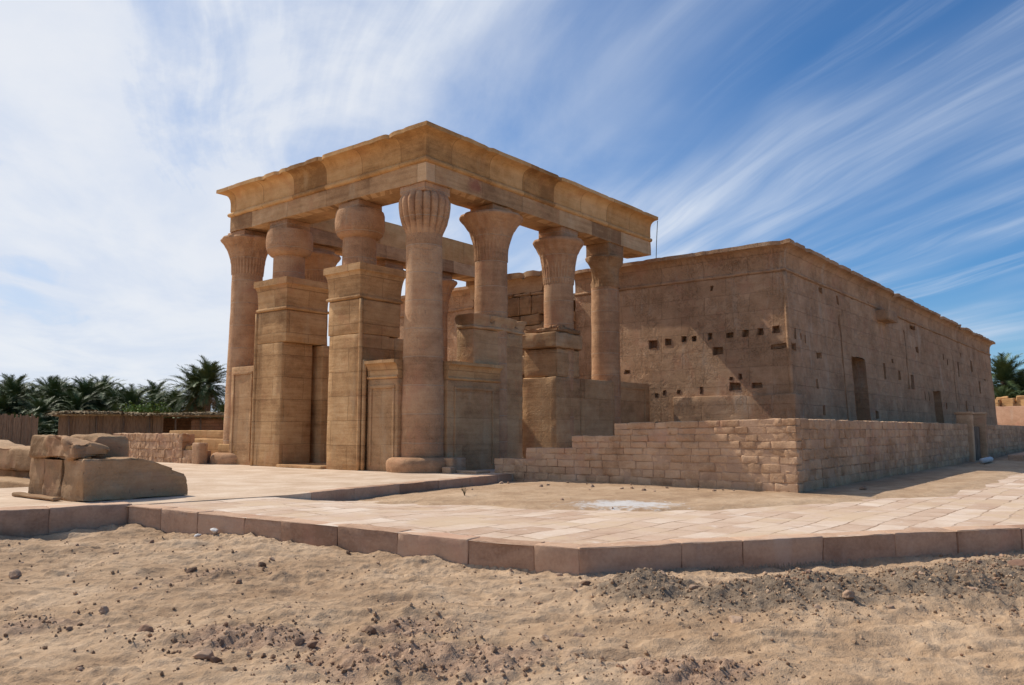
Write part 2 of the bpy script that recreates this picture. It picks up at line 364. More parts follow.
def stone(mb, lo, hi, res=0.15, r=0.03, amp=0.01, scale=3.0, faces='all', rot=0.0, chip=0.0, seed=0.0, taper=None):
    """box with rounded, weathered edges; every face gridded and pushed by noise"""
    lo = np.array(lo, float); hi = np.array(hi, float); c = (lo + hi) / 2
    r = min(r, 0.45 * (hi - lo).min())
    ax = [axis_pts(lo[i], hi[i], res, r) for i in range(3)]
    for d in range(3):
        for sgn in (0, 1):
            key = 'xyz'[d] + '-+'[sgn]
            if faces != 'all' and key not in faces: continue
            u, v = [(1, 2), (2, 0), (0, 1)][d]
            A, B = np.meshgrid(ax[u], ax[v], indexing='ij')
            P = np.zeros((A.size, 3)); P[:, u] = A.ravel(); P[:, v] = B.ravel(); P[:, d] = hi[d] if sgn else lo[d]
            inner = np.clip(P, lo + r, hi - r); D = P - inner; D /= np.linalg.norm(D, axis=1)[:, None]
            Q = inner + D * r
            nz = fbm(Q + seed, scale, 4)
            Q = Q + D * (nz * amp)[:, None]
            if chip:
                edge = (np.abs(D).max(axis=1) < 0.985)
                ch = (np.clip(vnoise(Q * 1.9 + seed + 5.5) - 0.15, 0, 1) + 0.5 * np.clip(vnoise(Q * 5.3 + seed + 1.5) - 0.1, 0, 1)) * chip
                Q = Q - D * (ch * np.where(edge, 1.0, 0.25))[:, None]
            if taper is not None:
                q = (Q[:, 2] - lo[2]) / (hi[2] - lo[2]); Q[:, 0] += taper[0] * q * (c[0] - Q[:, 0]); Q[:, 1] += taper[1] * q * (c[1] - Q[:, 1])
            if rot:
                cs, sn = math.cos(rot), math.sin(rot); X = Q[:, 0] - c[0]; Y = Q[:, 1] - c[1]
                Q[:, 0] = c[0] + X * cs - Y * sn; Q[:, 1] = c[1] + X * sn + Y * cs
            na, nb = len(ax[u]), len(ax[v]); F = []
            for i in range(na - 1):
                for j in range(nb - 1):
                    a = i * nb + j; q = (a, a + nb, a + nb + 1, a + 1)
                    F.append(q if sgn else q[::-1])
            mb.add(Q, F)
    return mb

def rsub(pts, res):
    """subdivide a polyline"""
    out = []
    for i in range(len(pts) - 1):
        a, b = np.array(pts[i], float), np.array(pts[i + 1], float); k = max(1, int(round(np.linalg.norm(b - a) / res)))
        for j in range(k): out.append(a + (b - a) * j / k)
    out.append(np.array(pts[-1], float)); return np.array(out)

def sweep(mb, path, prof, res=0.2, amp=0.012, closed=False, chip=0.0, seed=0.0, cs=3.4):
    """closed profile of (outward, z) carried along a plan path (outward = right-hand side of travel), mitred"""
    path = [np.array(p, float) for p in path]; n_ = len(path); pts = []; offs = []
    def nrm(a, b):
        d = (b - a) / np.linalg.norm(b - a); return np.array([d[1], -d[0]])
    segs = [nrm(path[i], path[(i + 1) % n_]) for i in range(n_ if closed else n_ - 1)]
    vo = []
    for i in range(n_):
        if closed: a, b = segs[i - 1], segs[i]
        else: a, b = segs[max(i - 1, 0)], segs[min(i, n_ - 2)]
        m = a + b; vo.append(m / (m @ a))
    for i in range(n_ if closed else n_ - 1):
        j = (i + 1) % n_; L = np.linalg.norm(path[j] - path[i]); k = max(1, int(round(L / res)))
        for q in range(k):
            t = q / k; pts.append(path[i] * (1 - t) + path[j] * t); offs.append(vo[i] * (1 - t) + vo[j] * t)
    if not closed: pts.append(path[-1]); offs.append(vo[-1])
    pts = np.array(pts); offs = np.array(offs); prof = np.array(prof, float); k = len(prof); m = len(pts)
    V = np.zeros((m, k, 3)); V[:, :, :2] = pts[:, None, :] + offs[:, None, :] * prof[None, :, 0:1]; V[:, :, 2] = prof[None, :, 1]
    V = V.reshape(-1, 3)
    nv = np.stack([fbm(V + seed, 1.7, 4), fbm(V + seed + 31, 1.7, 4), fbm(V + seed + 57, 1.7, 4)], 1)
    V = V + nv * amp
    if chip:
        lim = prof[:, 0].max(); out = np.tile(prof[:, 0], m) > lim - 0.05
        ch = np.clip(vnoise(V * np.array([cs, cs, cs * 0.5]) + seed + 9) - 0.30, 0, 1) * chip
        dirv = np.repeat(offs, k, axis=0); V[:, :2] -= dirv * (ch * out)[:, None]; V[:, 2] -= ch * out * 0.4
    F = []
    for i in range(m if closed else m - 1):
        j = (i + 1) % m
        for q in range(k):
            p = (q + 1) % k; F.append((i * k + q, j * k + q, j * k + p, i * k + p))
    if not closed:
        F.append(tuple(range(k))); F.append(tuple((m - 1) * k + q for q in range(k))[::-1])
    return mb.add(V, F)

def lathe(mb, c, prof, seg=48, mod=None, amp=0.008, seed=0.0, cap=True, zres=0.22):
    P = rsub(prof, zres); th = np.linspace(0, 2 * math.pi, seg, endpoint=False)
    V = []
    for r, z in P:
        rr = np.full(seg, r)
        if mod: rr = rr * mod(th, z)
        V.append(np.stack([c[0] + rr * np.cos(th), c[1] + rr * np.sin(th), np.full(seg, z)], 1))
    V = np.concatenate(V); D = V.copy(); D[:, 0] -= c[0]; D[:, 1] -= c[1]; D[:, 2] = 0
    D /= np.maximum(np.linalg.norm(D, axis=1), 1e-6)[:, None]
    V = V + D * (fbm(V + seed, 2.2, 4) * amp)[:, None]
    F = []
    for i in range(len(P) - 1):
        for j in range(seg):
            k = (j + 1) % seg; F.append((i * seg + j, i * seg + k, (i + 1) * seg + k, (i + 1) * seg + j))
    if cap:
        F.append(tuple(range(seg))[::-1]); F.append(tuple((len(P) - 1) * seg + j for j in range(seg)))
    return mb.add(V, F)

def plate(mb, fn, s0, s1, z0, z1, holes=(), res=0.5, flip=False, amp=0.012, edge=None, thick=0.5):
    """wall face over (s,z) with rectangular recesses; fn(s,z,depth) -> xyz. holes: (s0,s1,z0,z1,depth)"""
    def brk(a, b, hs):
        L = list(np.linspace(a, b, max(2, int(round((b - a) / res)) + 1)))
        L = [x for x in L if all(abs(x - h) > 0.06 for h in hs)] + [h for h in hs if a < h < b]
        return np.array(sorted(set(L + [a, b])))
    S = brk(s0, s1, [h for q in holes for h in q[:2]]); Z = brk(z0, z1, [h for q in holes for h in q[2:4]])
    ns, nz = len(S), len(Z)
    V = np.array([fn(s, z, 0.0) for s in S for z in Z]); d = np.array(fn(s0, z0, 1.0)) - np.array(fn(s0, z0, 0.0))
    def wob(W):
        W = np.asarray(W, float); o = 0.055 * np.stack([fbm(W + q, 2.6, 3) for q in (3, 11, 23)], 1) * (1 if holes else 0); dn = d / np.linalg.norm(d); return W + o - np.outer(o @ dn, dn)
    V = wob(V) + d * (fbm(V, 0.9, 4) * amp)[:, None]
    def inh(s, z):
        for q in holes:
            if q[0] < s < q[1] and q[2] < z < q[3]: return True
        return False
    F = []
    for i in range(ns - 1):
        for j in range(nz - 1):
            if inh((S[i] + S[i + 1]) / 2, (Z[j] + Z[j + 1]) / 2): continue
            a = i * nz + j; q = (a, a + nz, a + nz + 1, a + 1); F.append(q[::-1] if flip else q)
    mb.add(V, F)
    for q in holes:
        c = [(q[0], q[2]), (q[1], q[2]), (q[1], q[3]), (q[0], q[3])]
        a = [np.array(fn(s, z, -0.012)) for s, z in c]; bk = [np.array(fn(s, z, q[4])) for s, z in c]
        F = [(0, 1, 5, 4), (1, 2, 6, 5), (2, 3, 7, 6), (3, 0, 4, 7), (4, 5, 6, 7)]
        mb.add(wob(a + bk), [f if not flip else f[::-1] for f in F])
    return mb

def tube(mb, pts, rad, seg=8):
    pts = np.array(pts, float); m = len(pts); rad = np.broadcast_to(np.array(rad, float), (m,)); V = []
    for i in range(m):
        t = pts[min(i + 1, m - 1)] - pts[max(i - 1, 0)]; t /= np.linalg.norm(t)
        a = np.cross(t, [0, 0, 1.0] if abs(t[2]) < 0.9 else [1.0, 0, 0]); a /= np.linalg.norm(a); b = np.cross(t, a)
        for j in range(seg):
            q = 2 * math.pi * j / seg; V.append(pts[i] + rad[i] * (a * math.cos(q) + b * math.sin(q)))
    F = [(i * seg + j, i * seg + (j + 1) % seg, (i + 1) * seg + (j + 1) % seg, (i + 1) * seg + j) for i in range(m - 1) for j in range(seg)]
    F += [tuple(range(seg))[::-1], tuple((m - 1) * seg + j for j in range(seg))]
    return mb.add(V, F)

def cavetto(d, z0, z1, fil, k=7, pw=1.0):
    """concave flare from (0,z0) out to (d,z1-fil), then a fillet band to z1"""
    P = []
    for i in range(k + 1):
        a = math.pi / 2 * i / k; P.append((d * (1 - math.cos(a)) ** pw, z0 + (z1 - fil - z0) * math.sin(a)))
    return P + [(d + 0.02, z1 - fil + 0.004), (d + 0.02, z1)]


# ------------------------------------------------------------------ terrain
KERB = np.array([(4.9, 40.0), (0.6, 14.55), (6.42, 13.12), (7.98, 5.42), (13.5, 1.70), (26.0, -6.6), (70.0, -30.0)])
INNER = np.array([(9.30, 12.60), (11.0, 10.3), (11.8, 8.0), (12.2, 6.7), (13.3, 6.0), (14.6, 5.35), (16.2, 4.85), (18.7, 3.5), (32.0, 3.6), (90.0, 2.0)])

def pl_dist(P, L):
    best = np.full(len(P), 1e9)
    for a, b in zip(L[:-1], L[1:]):
        d = b - a; t = np.clip(((P - a) @ d) / (d @ d), 0, 1); q = np.linalg.norm(P - (a + t[:, None] * d), axis=1); best = np.minimum(best, q)
    return best
def in_poly(P, poly):
    c = np.zeros(len(P), bool); n_ = len(poly)
    for i in range(n_):
        a, b = poly[i], poly[i - 1]
        k = ((a[1] > P[:, 1]) != (b[1] > P[:, 1])) & (P[:, 0] < (b[0] - a[0]) * (P[:, 1] - a[1]) / (b[1] - a[1] + 1e-12) + a[0]); c ^= k
    return c
INSIDE = np.concatenate([KERB, [(900, -30), (900, 40)]])
SANDY = np.concatenate([INNER, [(900, 2), (900, 30), (31, 30), (31, 14.6), (17.6, 14.2), (9.4, 12.85)]])
def sm(x, a, b):
    t = np.clip((x - a) / (b - a), 0, 1); return t * t * (3 - 2 * t)
def blob(P, x, y, rx, ry, ang=0.0):
    c, s = math.cos(ang), math.sin(ang); X = P[:, 0] - x; Y = P[:, 1] - y
    return np.exp(-(((X * c + Y * s) / rx) ** 2 + ((-X * s + Y * c) / ry) ** 2))

def fields(P):
    """spoil heap, clod and powder masks at plan points"""
    k = math.atan2(-3.7, 5.5)
    sp = np.maximum.reduce([blob(P, 8.0, 2.95, 1.3, 0.62, k), blob(P, 9.6, 1.7, 1.3, 0.75, k), blob(P, 7.4, 4.2, 0.6, 0.55), blob(P, 10.9, 1.2, 1.2, 0.8, k)])
    cl = np.maximum.reduce([blob(P, 4.35, 4.2, 0.95, 0.5, R(-50)), blob(P, 5.3, 2.65, 0.5, 0.35, R(-50)), 0.8 * blob(P, 3.9, 5.7, 0.8, 0.35, R(-50)), 0.7 * blob(P, 4.9, 5.0, 0.6, 0.4), 0.6 * blob(P, 3.0, 7.6, 0.6, 0.3, R(-50)), 0.55 * blob(P, 5.3, 8.6, 0.7, 0.35)])
    pw = np.maximum(blob(P, 13.4, 7.9, 0.9, 0.55, R(-50)), 0.6 * blob(P, 14.6, 7.9, 0.5, 0.3))
    return sp, cl, pw

def ground_z(P):
    P = np.asarray(P, float); Q = np.column_stack([P, np.zeros(len(P))])
    ins = in_poly(P, INSIDE); d = pl_dist(P, KERB); sand = in_poly(P, SANDY); di = pl_dist(P, INNER)
    rel = (sand | ~ins)
    far = np.hypot(P[:, 0], P[:, 1])
    lo = -0.49 + 0.035 * fbm(Q, 0.5, 3) + 0.034 * fbm(Q + 40, 1.3, 4) + 0.013 * fbm(Q + 9, 5.0, 5, 0.65) + 0.016 * np.clip(fbm(Q + 21, 9.0, 3, 0.6) - 0.25, 0, 1)
    ridg = np.abs(vnoise(Q * np.array([2.6, 2.6, 1]) + 3.3)); lo += 0.030 * (1 - ridg) ** 3
    c1, s1 = math.cos(R(-46)), math.sin(R(-46)); T = np.column_stack([(P[:, 0] * c1 + P[:, 1] * s1) * 0.55, (-P[:, 0] * s1 + P[:, 1] * c1) * 4.2, np.zeros(len(P))])
    lo += 0.040 * fbm(T + 4, 1.0, 4, 0.6)                        # wheel and foot tracks running across
    rough = np.clip(0.22 + 1.1 * vnoise(Q * 0.7 + 12), 0.05, 1.2)
    lo += rough * (0.013 * fbm(Q + 33, 14.0, 3, 0.65) + 0.035 * np.clip(vnoise(Q * 10.5 + 2.2) - 0.42, 0, 1) + 0.020 * np.clip(vnoise(Q * 19.0 + 5.2) - 0.35, 0, 1))
    lo += 0.09 * sm(P[:, 1], 5.5, 10.0) * np.exp(-(d / 3.0) ** 2)
    sp, cl, pw = fields(P)
    lump = np.clip(fbm(Q + 70, 7.0, 4, 0.6), -0.6, 2)
    lo += sp * (0.22 + 0.06 * fbm(Q + 3, 2.2, 4)) + sp * 0.035 * lump
    lo += cl * (0.05 + 0.050 * lump)
    lo += (0.05 * np.exp(-(d / 0.35) ** 2) * (1 + 0.7 * fbm(Q + 8, 2.0, 3))) * sm(P[:, 1], 4.6, 5.8) - 0.05 * np.exp(-(d / 0.5) ** 2) * (1 - sm(P[:, 1], 4.0, 5.4))
    bank = sm(P[:, 0] + P[:, 1], -6, -18) * 0.0
    out = lo + bank
    hi_path = np.full(len(P), -0.30) + 0.01 * fbm(Q, 2.0, 3)
    s_in = np.where(sand, di, -di)
    hi = -0.215 + 0.085 * sm(s_in + 0.35 * fbm(Q + 5, 1.3, 3), -0.25, 0.55) + sm(s_in, 0.1, 0.8) * (0.02 * fbm(Q + 2, 1.2, 4) + 0.008 * fbm(Q, 6, 3)) + sm(s_in, 0.6, 4) * 0.02
    dE = pl_dist(P, np.array([(10.2, 12.99), (17.5, 14.18)])); hi = hi - 0.10 * np.exp(-(dE / 1.1) ** 2)
    zi = np.where(s_in > -1.2, np.maximum(hi_path, hi), hi_path)
    kx = sm(d, 0.0, 0.5)
    z = np.where(ins, -0.45 + (zi + 0.45) * kx, out)
    # far terrain: a gentle plain, low dunes past the temple on the right, settled level beyond
    farm = sm(far, 45, 75); z = z * (1 - farm) + farm * (-0.25 + 0.5 * fbm(Q, 0.03, 3))
    rr = blob(P, 100.0, 15.0, 16, 16); z += rr * 1.0 * (1 + 0.35 * fbm(Q, 0.25, 4))
    lf = blob(P, 13.5, 40.5, 4.0, 3.2); z += lf * 0.95 * (1 + 0.5 * fbm(Q, 1.1, 4))
    return z

def axis_var(a, b, fine, c, d, growth=1.18):
    L = list(np.arange(a, b, fine)); st = fine; x = b
    while x < d: L.append(x); st *= growth; x += st
    L.append(d); st = fine; x = a - st; Q = []
    while x > c: Q.append(x); st *= growth; x -= st
    return np.array([c] + Q[::-1] + L)
gx = axis_var(2.2, 10.8, 0.021, -700, 1300, 1.08); gy = axis_var(-0.6, 13.0, 0.023, -900, 1100, 1.08)
GX, GY = np.meshgrid(gx, gy, indexing='ij'); P2 = np.column_stack([GX.ravel(), GY.ravel()])
Zg = ground_z(P2); V = np.column_stack([P2, Zg]); nb = len(gy); na = len(gx)
ii, jj = np.meshgrid(np.arange(na - 1), np.arange(nb - 1), indexing='ij'); a = (ii * nb + jj).ravel()
F = np.column_stack([a, a + nb, a + nb + 1, a + 1])
me = bpy.data.meshes.new('ground'); me.vertices.add(len(V)); me.vertices.foreach_set('co', V.ravel())
me.loops.add(F.size); me.loops.foreach_set('vertex_index', F.ravel().astype(np.int32))
me.polygons.add(len(F)); me.polygons.foreach_set('loop_start', np.arange(0, F.size, 4, dtype=np.int32)); me.polygons.foreach_set('loop_total', np.full(len(F), 4, np.int32))
me.update(calc_edges=True); me.shade_smooth(); me.materials.append(M['sand'])
for nm, val in zip(('spoil', 'clods', 'powder'), fields(P2)):
    at = me.attributes.new(nm, 'FLOAT', 'POINT'); at.data.foreach_set('value', val.astype(np.float32))
go = bpy.data.objects.new('ground', me); COL.objects.link(go); tag(go, 'sandy desert ground with tracks and clods', None, None, 'structure')
def gz(x, y): return float(ground_z(np.array([[x, y]]))[0])

# ------------------------------------------------------------------ paved path, kerbs, forecourt
E1, E2 = (9.30, 12.85), (17.55, 14.18)
def path_z(x, y):
    t = min(max((y - 6.5) / 6.6, 0), 1)
    q = min(max((10.2 - x) / 1.2, 0), 1)
    return -0.17 + t * q * 0.16
KT = 0.30
outer = rsub([(6.42, 13.10), (7.98, 5.42), (13.5, 1.70), (26.0, -6.6), (70, -30)], 0.6)
def resample(L, k):
    L = np.array(L, float); s = np.concatenate([[0], np.cumsum(np.linalg.norm(np.diff(L, axis=0), axis=1))]); q = np.linspace(0, s[-1], k)
    return np.column_stack([np.interp(q, s, L[:, 0]), np.interp(q, s, L[:, 1])])
o1 = resample([(6.42, 13.10), (7.98, 5.42)], 26); i1 = resample([(9.6, 13.6), (11.9, 10.9), (12.8, 8.0), (13.1, 7.2)], 26)
o2 = resample([(7.98, 5.42), (13.5, 1.70), (26.0, -6.6), (70, -30)], 60); i2 = resample([(13.1, 7.2), (14.9, 6.1), (17.4, 5.2), (20, 4.6), (34, 4.6), (95, 3.0)], 60)
mb = MB()
for o_, i_ in ((o1, i1), (o2, i2)):
    k = len(o_); c = 14; Vp = []
    for a, b in zip(o_, i_):
        for q in range(c + 1):
            p = a + (b - a) * q / c; Vp.append((p[0], p[1], path_z(*p)))
    Vp = np.array(Vp); Vp[:, 2] += 0.006 * fbm(Vp * np.array([1, 1, 0]), 1.4, 3)
    mb.add(Vp, [(i * (c + 1) + j, (i + 1) * (c + 1) + j, (i + 1) * (c + 1) + j + 1, i * (c + 1) + j + 1) for i in range(k - 1) for j in range(c)])
tag(mb.build('path', M['paving'], smooth=True), 'pink flagstone path', None, None, 'structure')

def kerb_run(mb, p, q, ztop, zbot, wid=0.34, lmin=0.8, lmax=1.35, inner=1.0, seed=0):
    rnd = random.Random(seed); p = np.array(p, float); q = np.array(q, float); L = np.linalg.norm(q - p); d = (q - p) / L; nrm = np.array([-d[1], d[0]]) * inner
    s = 0.0
    while s < L - 0.05:
        l = rnd.uniform(lmin, lmax)
        if L - s - l < lmin * 0.6: l = L - s
        sub = MB(); o_ = rnd.uniform(-0.006, 0.006); za, zc_ = ztop(*(p + d * s)), ztop(*(p + d * (s + l)))
        zt = ztop(*(p + d * (s + l / 2))) + rnd.uniform(-0.003, 0.004)
        stone(sub, (0.001, o_, zbot), (l - 0.001, wid + o_, zt), 0.10, 0.014, 0.010, 4.0, ('y-', 'z+', 'x-', 'x+', 'y+'), chip=0.05, seed=seed * 3 + s)
        Vs = np.concatenate(sub.v); W = Vs.copy()
        W[:, 0] = p[0] + d[0] * (s + Vs[:, 0]) + nrm[0] * Vs[:, 1]; W[:, 1] = p[1] + d[1] * (s + Vs[:, 0]) + nrm[1] * Vs[:, 1]
        W[:, 2] += (zc_ - za) * (Vs[:, 0] / l - 0.5) * np.clip((Vs[:, 2] - zbot) / 0.5, 0, 1)
        mb.add(W, sub.f if inner > 0 else [f[::-1] for f in sub.f]); s += l
mb = MB()
kz = lambda x, y: path_z(x, y) + 0.012
kerb_run(mb, (6.44, 13.04), (7.98, 5.42), kz, -0.75, seed=1, inner=1.0, lmin=0.7, lmax=1.1)
kerb_run(mb, (7.99, 5.42), (13.5, 1.70), kz, -0.75, seed=2, inner=1.0)
kerb_run(mb, (13.5, 1.70), (26.0, -6.6), kz, -0.75, seed=3, inner=1.0)
kerb_run(mb, (0.6, 14.55), (6.53, 13.09), lambda x, y: 0.02, -0.75, seed=4, inner=1.0, wid=0.5)
tag(mb.build('kerb', M['kerb'], smooth=False, angle=45), 'row of pale stone kerb blocks', None, None, 'structure')

# forecourt slab with its own dressed edge towards the lower sand
poly = [(6.46, 13.13), E1, E2, (30.5, 14.6), (31.5, 30.5), (24, 32.5), (13.5, 33.5), (9.5, 31.0), (8.4, 21.6), (7.2, 18.9), (1.5, 20.3), (0.72, 14.62)]
mb = MB()
bmf = bmesh.new(); vs = [bmf.verts.new((x, y, 0.0)) for x, y in poly]; bmf.faces.new(vs)
bmesh.ops.triangulate(bmf, faces=bmf.faces[:])
for _ in range(4): bmesh.ops.subdivide_edges(bmf, edges=[e for e in bmf.edges if e.calc_length() > 0.8], cuts=1, use_grid_fill=True)
bmf.verts.ensure_lookup_table(); bmf.faces.ensure_lookup_table()
Vf = np.array([v.co[:] for v in bmf.verts]); Ff = [tuple(v.index for v in f.verts) for f in bmf.faces]; bmf.free()
Vf[:, 2] += 0.006 * fbm(Vf, 0.9, 3)
mb.add(Vf, Ff)
pa = rsub(poly + [poly[0]], 0.5); k = len(pa)
mb.add(np.concatenate([np.column_stack([pa, np.zeros(k)]), np.column_stack([pa, np.full(k, -0.6)])]), [(i, i + 1, k + i + 1, k + i) for i in range(k - 1)])
tag(mb.build('pavement', M['fore']), 'pale sandy forecourt pavement', None, None, 'structure')
mb = MB(); kerb_run(mb, (9.95, 12.93), (17.60, 14.15), lambda x, y: 0.012, -0.5, wid=0.3, lmin=0.9, lmax=1.6, seed=9)
tag(mb.build('kerb', M['kerb'], angle=45), 'raised forecourt edge of long stones', None, None, 'structure')
# ==== PART 2 ====
# ------------------------------------------------------------------ columned porch (kiosk)
KX = empty('columned_porch', (23.0, 21.6, 0), 'roofless sandstone porch of tall columns carrying a flared cornice, front of the long temple', 'portico')
def box(mb, lo, hi, r=0.025, amp=0.010, res=0.3, chip=0.03, seed=0.0, **k): return stone(mb, lo, hi, res, r, amp, 1.6, 'all', 0, chip, seed, **k)

AF = 16.42                                                # outer face of the architrave
path_k = [(29.7, 26.6), (AF, 26.6), (AF, AF), (29.7, AF)]
mb = MB(); sweep(mb, path_k, [(-1.16, 8.47), (-0.55, 8.465), (0, 8.47), (0, 8.74), (0, 9.015), (-1.16, 9.015)], 0.22, 0.016, seed=1)
mb.build('architrave', M['architrave'], KX, angle=40)
tor = [(0.085 * math.cos(a), 9.105 + 0.085 * math.sin(a)) for a in np.linspace(-1.45, 1.45, 7)]
prof = [(-1.16, 9.02), (-0.04, 9.02)] + tor + [(-0.02, 9.215)] + cavetto(0.36, 9.25, 10.05, 0.13, pw=1.9)[0:] + [(-0.5, 10.035), (-1.16, 10.03)]
mb = MB(); sweep(mb, path_k, prof, 0.10, 0.010, chip=0.12, seed=4)
mb.build('cornice', M['cornice'], KX, angle=40)

def cap_flared(r1, rn, z0, z1, lobes=8, dep=0.07):
    prof = [(rn, z0), (rn + 0.02, z0 + 0.28 * (z1 - z0)), (rn + 0.16 * (r1 - rn), z0 + 0.45 * (z1 - z0)), (rn + 0.36 * (r1 - rn), z0 + 0.66 * (z1 - z0)), (rn + 0.68 * (r1 - rn), z0 + 0.83 * (z1 - z0)), (r1 * 0.985, z0 + 0.925 * (z1 - z0)), (r1, z0 + 0.955 * (z1 - z0)), (r1 * 0.96, z1), (0.45, z1 + 0.005)]
    def mod(th, z):
        q = max(0.0, (z - z0 - 0.4 * (z1 - z0)) / (0.6 * (z1 - z0)))
        return 1 + dep * q * (np.abs(np.cos(lobes / 2 * th)) ** 0.6 - 0.65) + (0.020 * np.cos(lobes * 2 * th + (math.pi if q > 0.45 else 0)) * (1 if 0 < q < 0.85 else 0.2) if q > 0 else 0.022 * np.cos(lobes * 4 * th))
    return prof, mod
def cap_ribbed(rn, z0, z1):
    prof = [(rn, z0), (rn * 1.06, z0 + 0.12), (rn * 1.22, z0 + 0.34), (rn * 1.36, z0 + 0.60), (rn * 1.42, z0 + 0.86), (rn * 1.42, z0 + 1.02), (rn * 1.27, z1 - 0.05), (rn * 1.17, z1), (0.4, z1 + 0.003)]
    def mod(th, z):
        q = min(1, max(0.0, (z - z0) / 0.3)); return 1 + 0.15 * q * (np.abs(np.sin(9 * th)) ** 0.55 - 0.75)
    return prof, mod
def cap_closed(rn, z0, z1):
    h = z1 - z0
    prof = [(rn, z0), (rn * 1.20, z0 + 0.05), (rn * 1.40, z0 + 0.18 * h), (rn * 1.48, z0 + 0.34 * h), (rn * 1.49, z0 + 0.60 * h), (rn * 1.46, z0 + 0.88 * h), (rn * 1.40, z1), (0.4, z1 + 0.003)]
    return prof, None

def column(c, r0, r1, z0, ztop, cap, base=None, ab=0.54, seed=0.0, amp=0.010, abz=8.467, ribs=None):
    mb = MB(); lathe(mb, c, [(r0, z0), (r0 * 0.99, z0 + 1.5), (r1 * 1.02, ztop - 1.6), (r1, ztop)], 48, ribs, amp, seed, cap=False)
    col = mb.build('column', M['column'], KX, smooth=True)
    if cap:
        prof, mod = cap; mb = MB(); lathe(mb, c, prof, 180, mod, amp * 1.5, seed, cap=False, zres=0.12)
        mb.build('capital', M['column'], col, angle=50)
        zt = prof[-1][1]
        if ab:
            mb = MB(); box(mb, (c[0] - ab, c[1] - ab, zt - 0.03), (c[0] + ab, c[1] + ab, abz), 0.02, 0.008, 0.25, 0.04, seed)
            mb.build('abacus', M['column'], col, angle=45)
    if base:
        mb = MB(); R0, h = base
        lathe(mb, c, [(R0 * 0.985, -0.06), (R0, 0.12), (R0, h * 0.55), (R0 * 0.97, h * 0.78), (R0 * 0.90, h * 0.94), (R0 * 0.82, h), (0.3, h + 0.002)], 64, None, 0.035, seed, cap=False, zres=0.08)
        mb.build('base', M['column'], col, angle=50)
    return col

YN, YF = 17.0, 26.25
fr = cap_ribbed(0.535, 6.98, 8.22); column((17.0, 17.04), 0.64, 0.535, 0.36, 6.99, fr, (1.02, 0.42), 0.54, 1.0, ribs=lambda th, z: 1 + 0.0 * th)
column((20.05, YN), 0.56, 0.53, 0.0, 6.70, cap_flared(1.05, 0.54, 6.68, 8.18, 8, 0.05), None, 0.50, 2.0)
column((23.85, YN), 0.57, 0.535, 0.0, 6.46, cap_flared(0.94, 0.55, 6.45, 8.06, 8, 0.03), None, 0.52, 3.0)
c4 = column((27.0, YN), 0.57, 0.54, 0.0, 6.75, None, None, 0, 4.0)
mb = MB(); pr, md = cap_flared(0.80, 0.54, 6.73, 7.95, 4, 0.14); lathe(mb, (27.0, YN), pr, 72, lambda th, z: md(th, z) * (1 - 0.20 * np.clip(np.sin(th * 1.5 + z * 2.3), 0, 1)), 0.09, 7.7, cap=False, zres=0.12)
mb.build('capital', M['ruin'], c4, angle=35)
mb = MB(); box(mb, (26.45, 16.46, 7.85), (27.55, 17.55, 8.467), 0.03, 0.03, 0.2, 0.15, 3.0); mb.build('abacus', M['ruin'], c4, angle=45)
column((17.0, YF), 0.64, 0.55, 0.30, 6.90, cap_flared(0.98, 0.56, 6.88, 8.22, 8, 0.11), (1.06, 0.40), 0.54, 5.0)
for k, (x, c_) in enumerate(((20.05, cap_flared(1.0, 0.54, 6.68, 8.15)), (23.85, cap_flared(0.95, 0.54, 6.5, 8.1)), (27.0, cap_flared(0.98, 0.54, 6.6, 8.1)))):
    column((x, YF), 0.57, 0.535, 0.0, c_[0][0][1] + 0.02, c_, None, 0.54, 6.0 + k)
# columns rising out of the gate piers
column((17.0, 19.98), 0.545, 0.535, 6.2, 7.32, cap_closed(0.54, 7.30, 8.20), None, 0.50, 9.0)
column((17.0, 23.72), 0.545, 0.535, 6.2, 7.22, cap_closed(0.54, 7.20, 8.12), None, 0.50, 10.0)

def gate_pier(y0, y1, ylow, seed):
    """tall door pier: body, roll moulding, flared crown; the lower passage side is cut back"""
    mb = MB()
    box(mb, (16.15, ylow[0], -0.05), (17.40, ylow[1], 4.12), 0.03, 0.008, 0.3, 0.03, seed, taper=None)
    box(mb, (16.152, y0, 4.122), (17.85, y1, 5.20), 0.03, 0.008, 0.3, 0.03, seed + 1)
    p = mb.build('gate_pier', M['kiosk'], KX, angle=45)
    mb = MB(); pth = [(16.152, y0), (17.85, y0), (17.85, y1), (16.152, y1)]
    sweep(mb, pth, [(-0.3, 5.203), (0.0, 5.203), (0.045, 5.22), (0.06, 5.26), (0.045, 5.30), (0.0, 5.32)] + cavetto(0.11, 5.34, 6.28, 0.22)[1:] + [(-0.3, 6.28)], 0.25, 0.008, closed=True, chip=0.06, seed=seed)
    z = 6.275; mb.add([(16.1, y0 - 0.1, z), (17.9, y0 - 0.1, z), (17.9, y1 + 0.1, z), (16.1, y1 + 0.1, z)], [(0, 1, 2, 3)])
    mb.build('crown', M['kiosk'], p, angle=40)
    return p
pr_ = gate_pier(18.92, 20.42, (18.92, 20.36), 11)
pl_ = gate_pier(22.60, 24.22, (22.78, 24.22), 14)
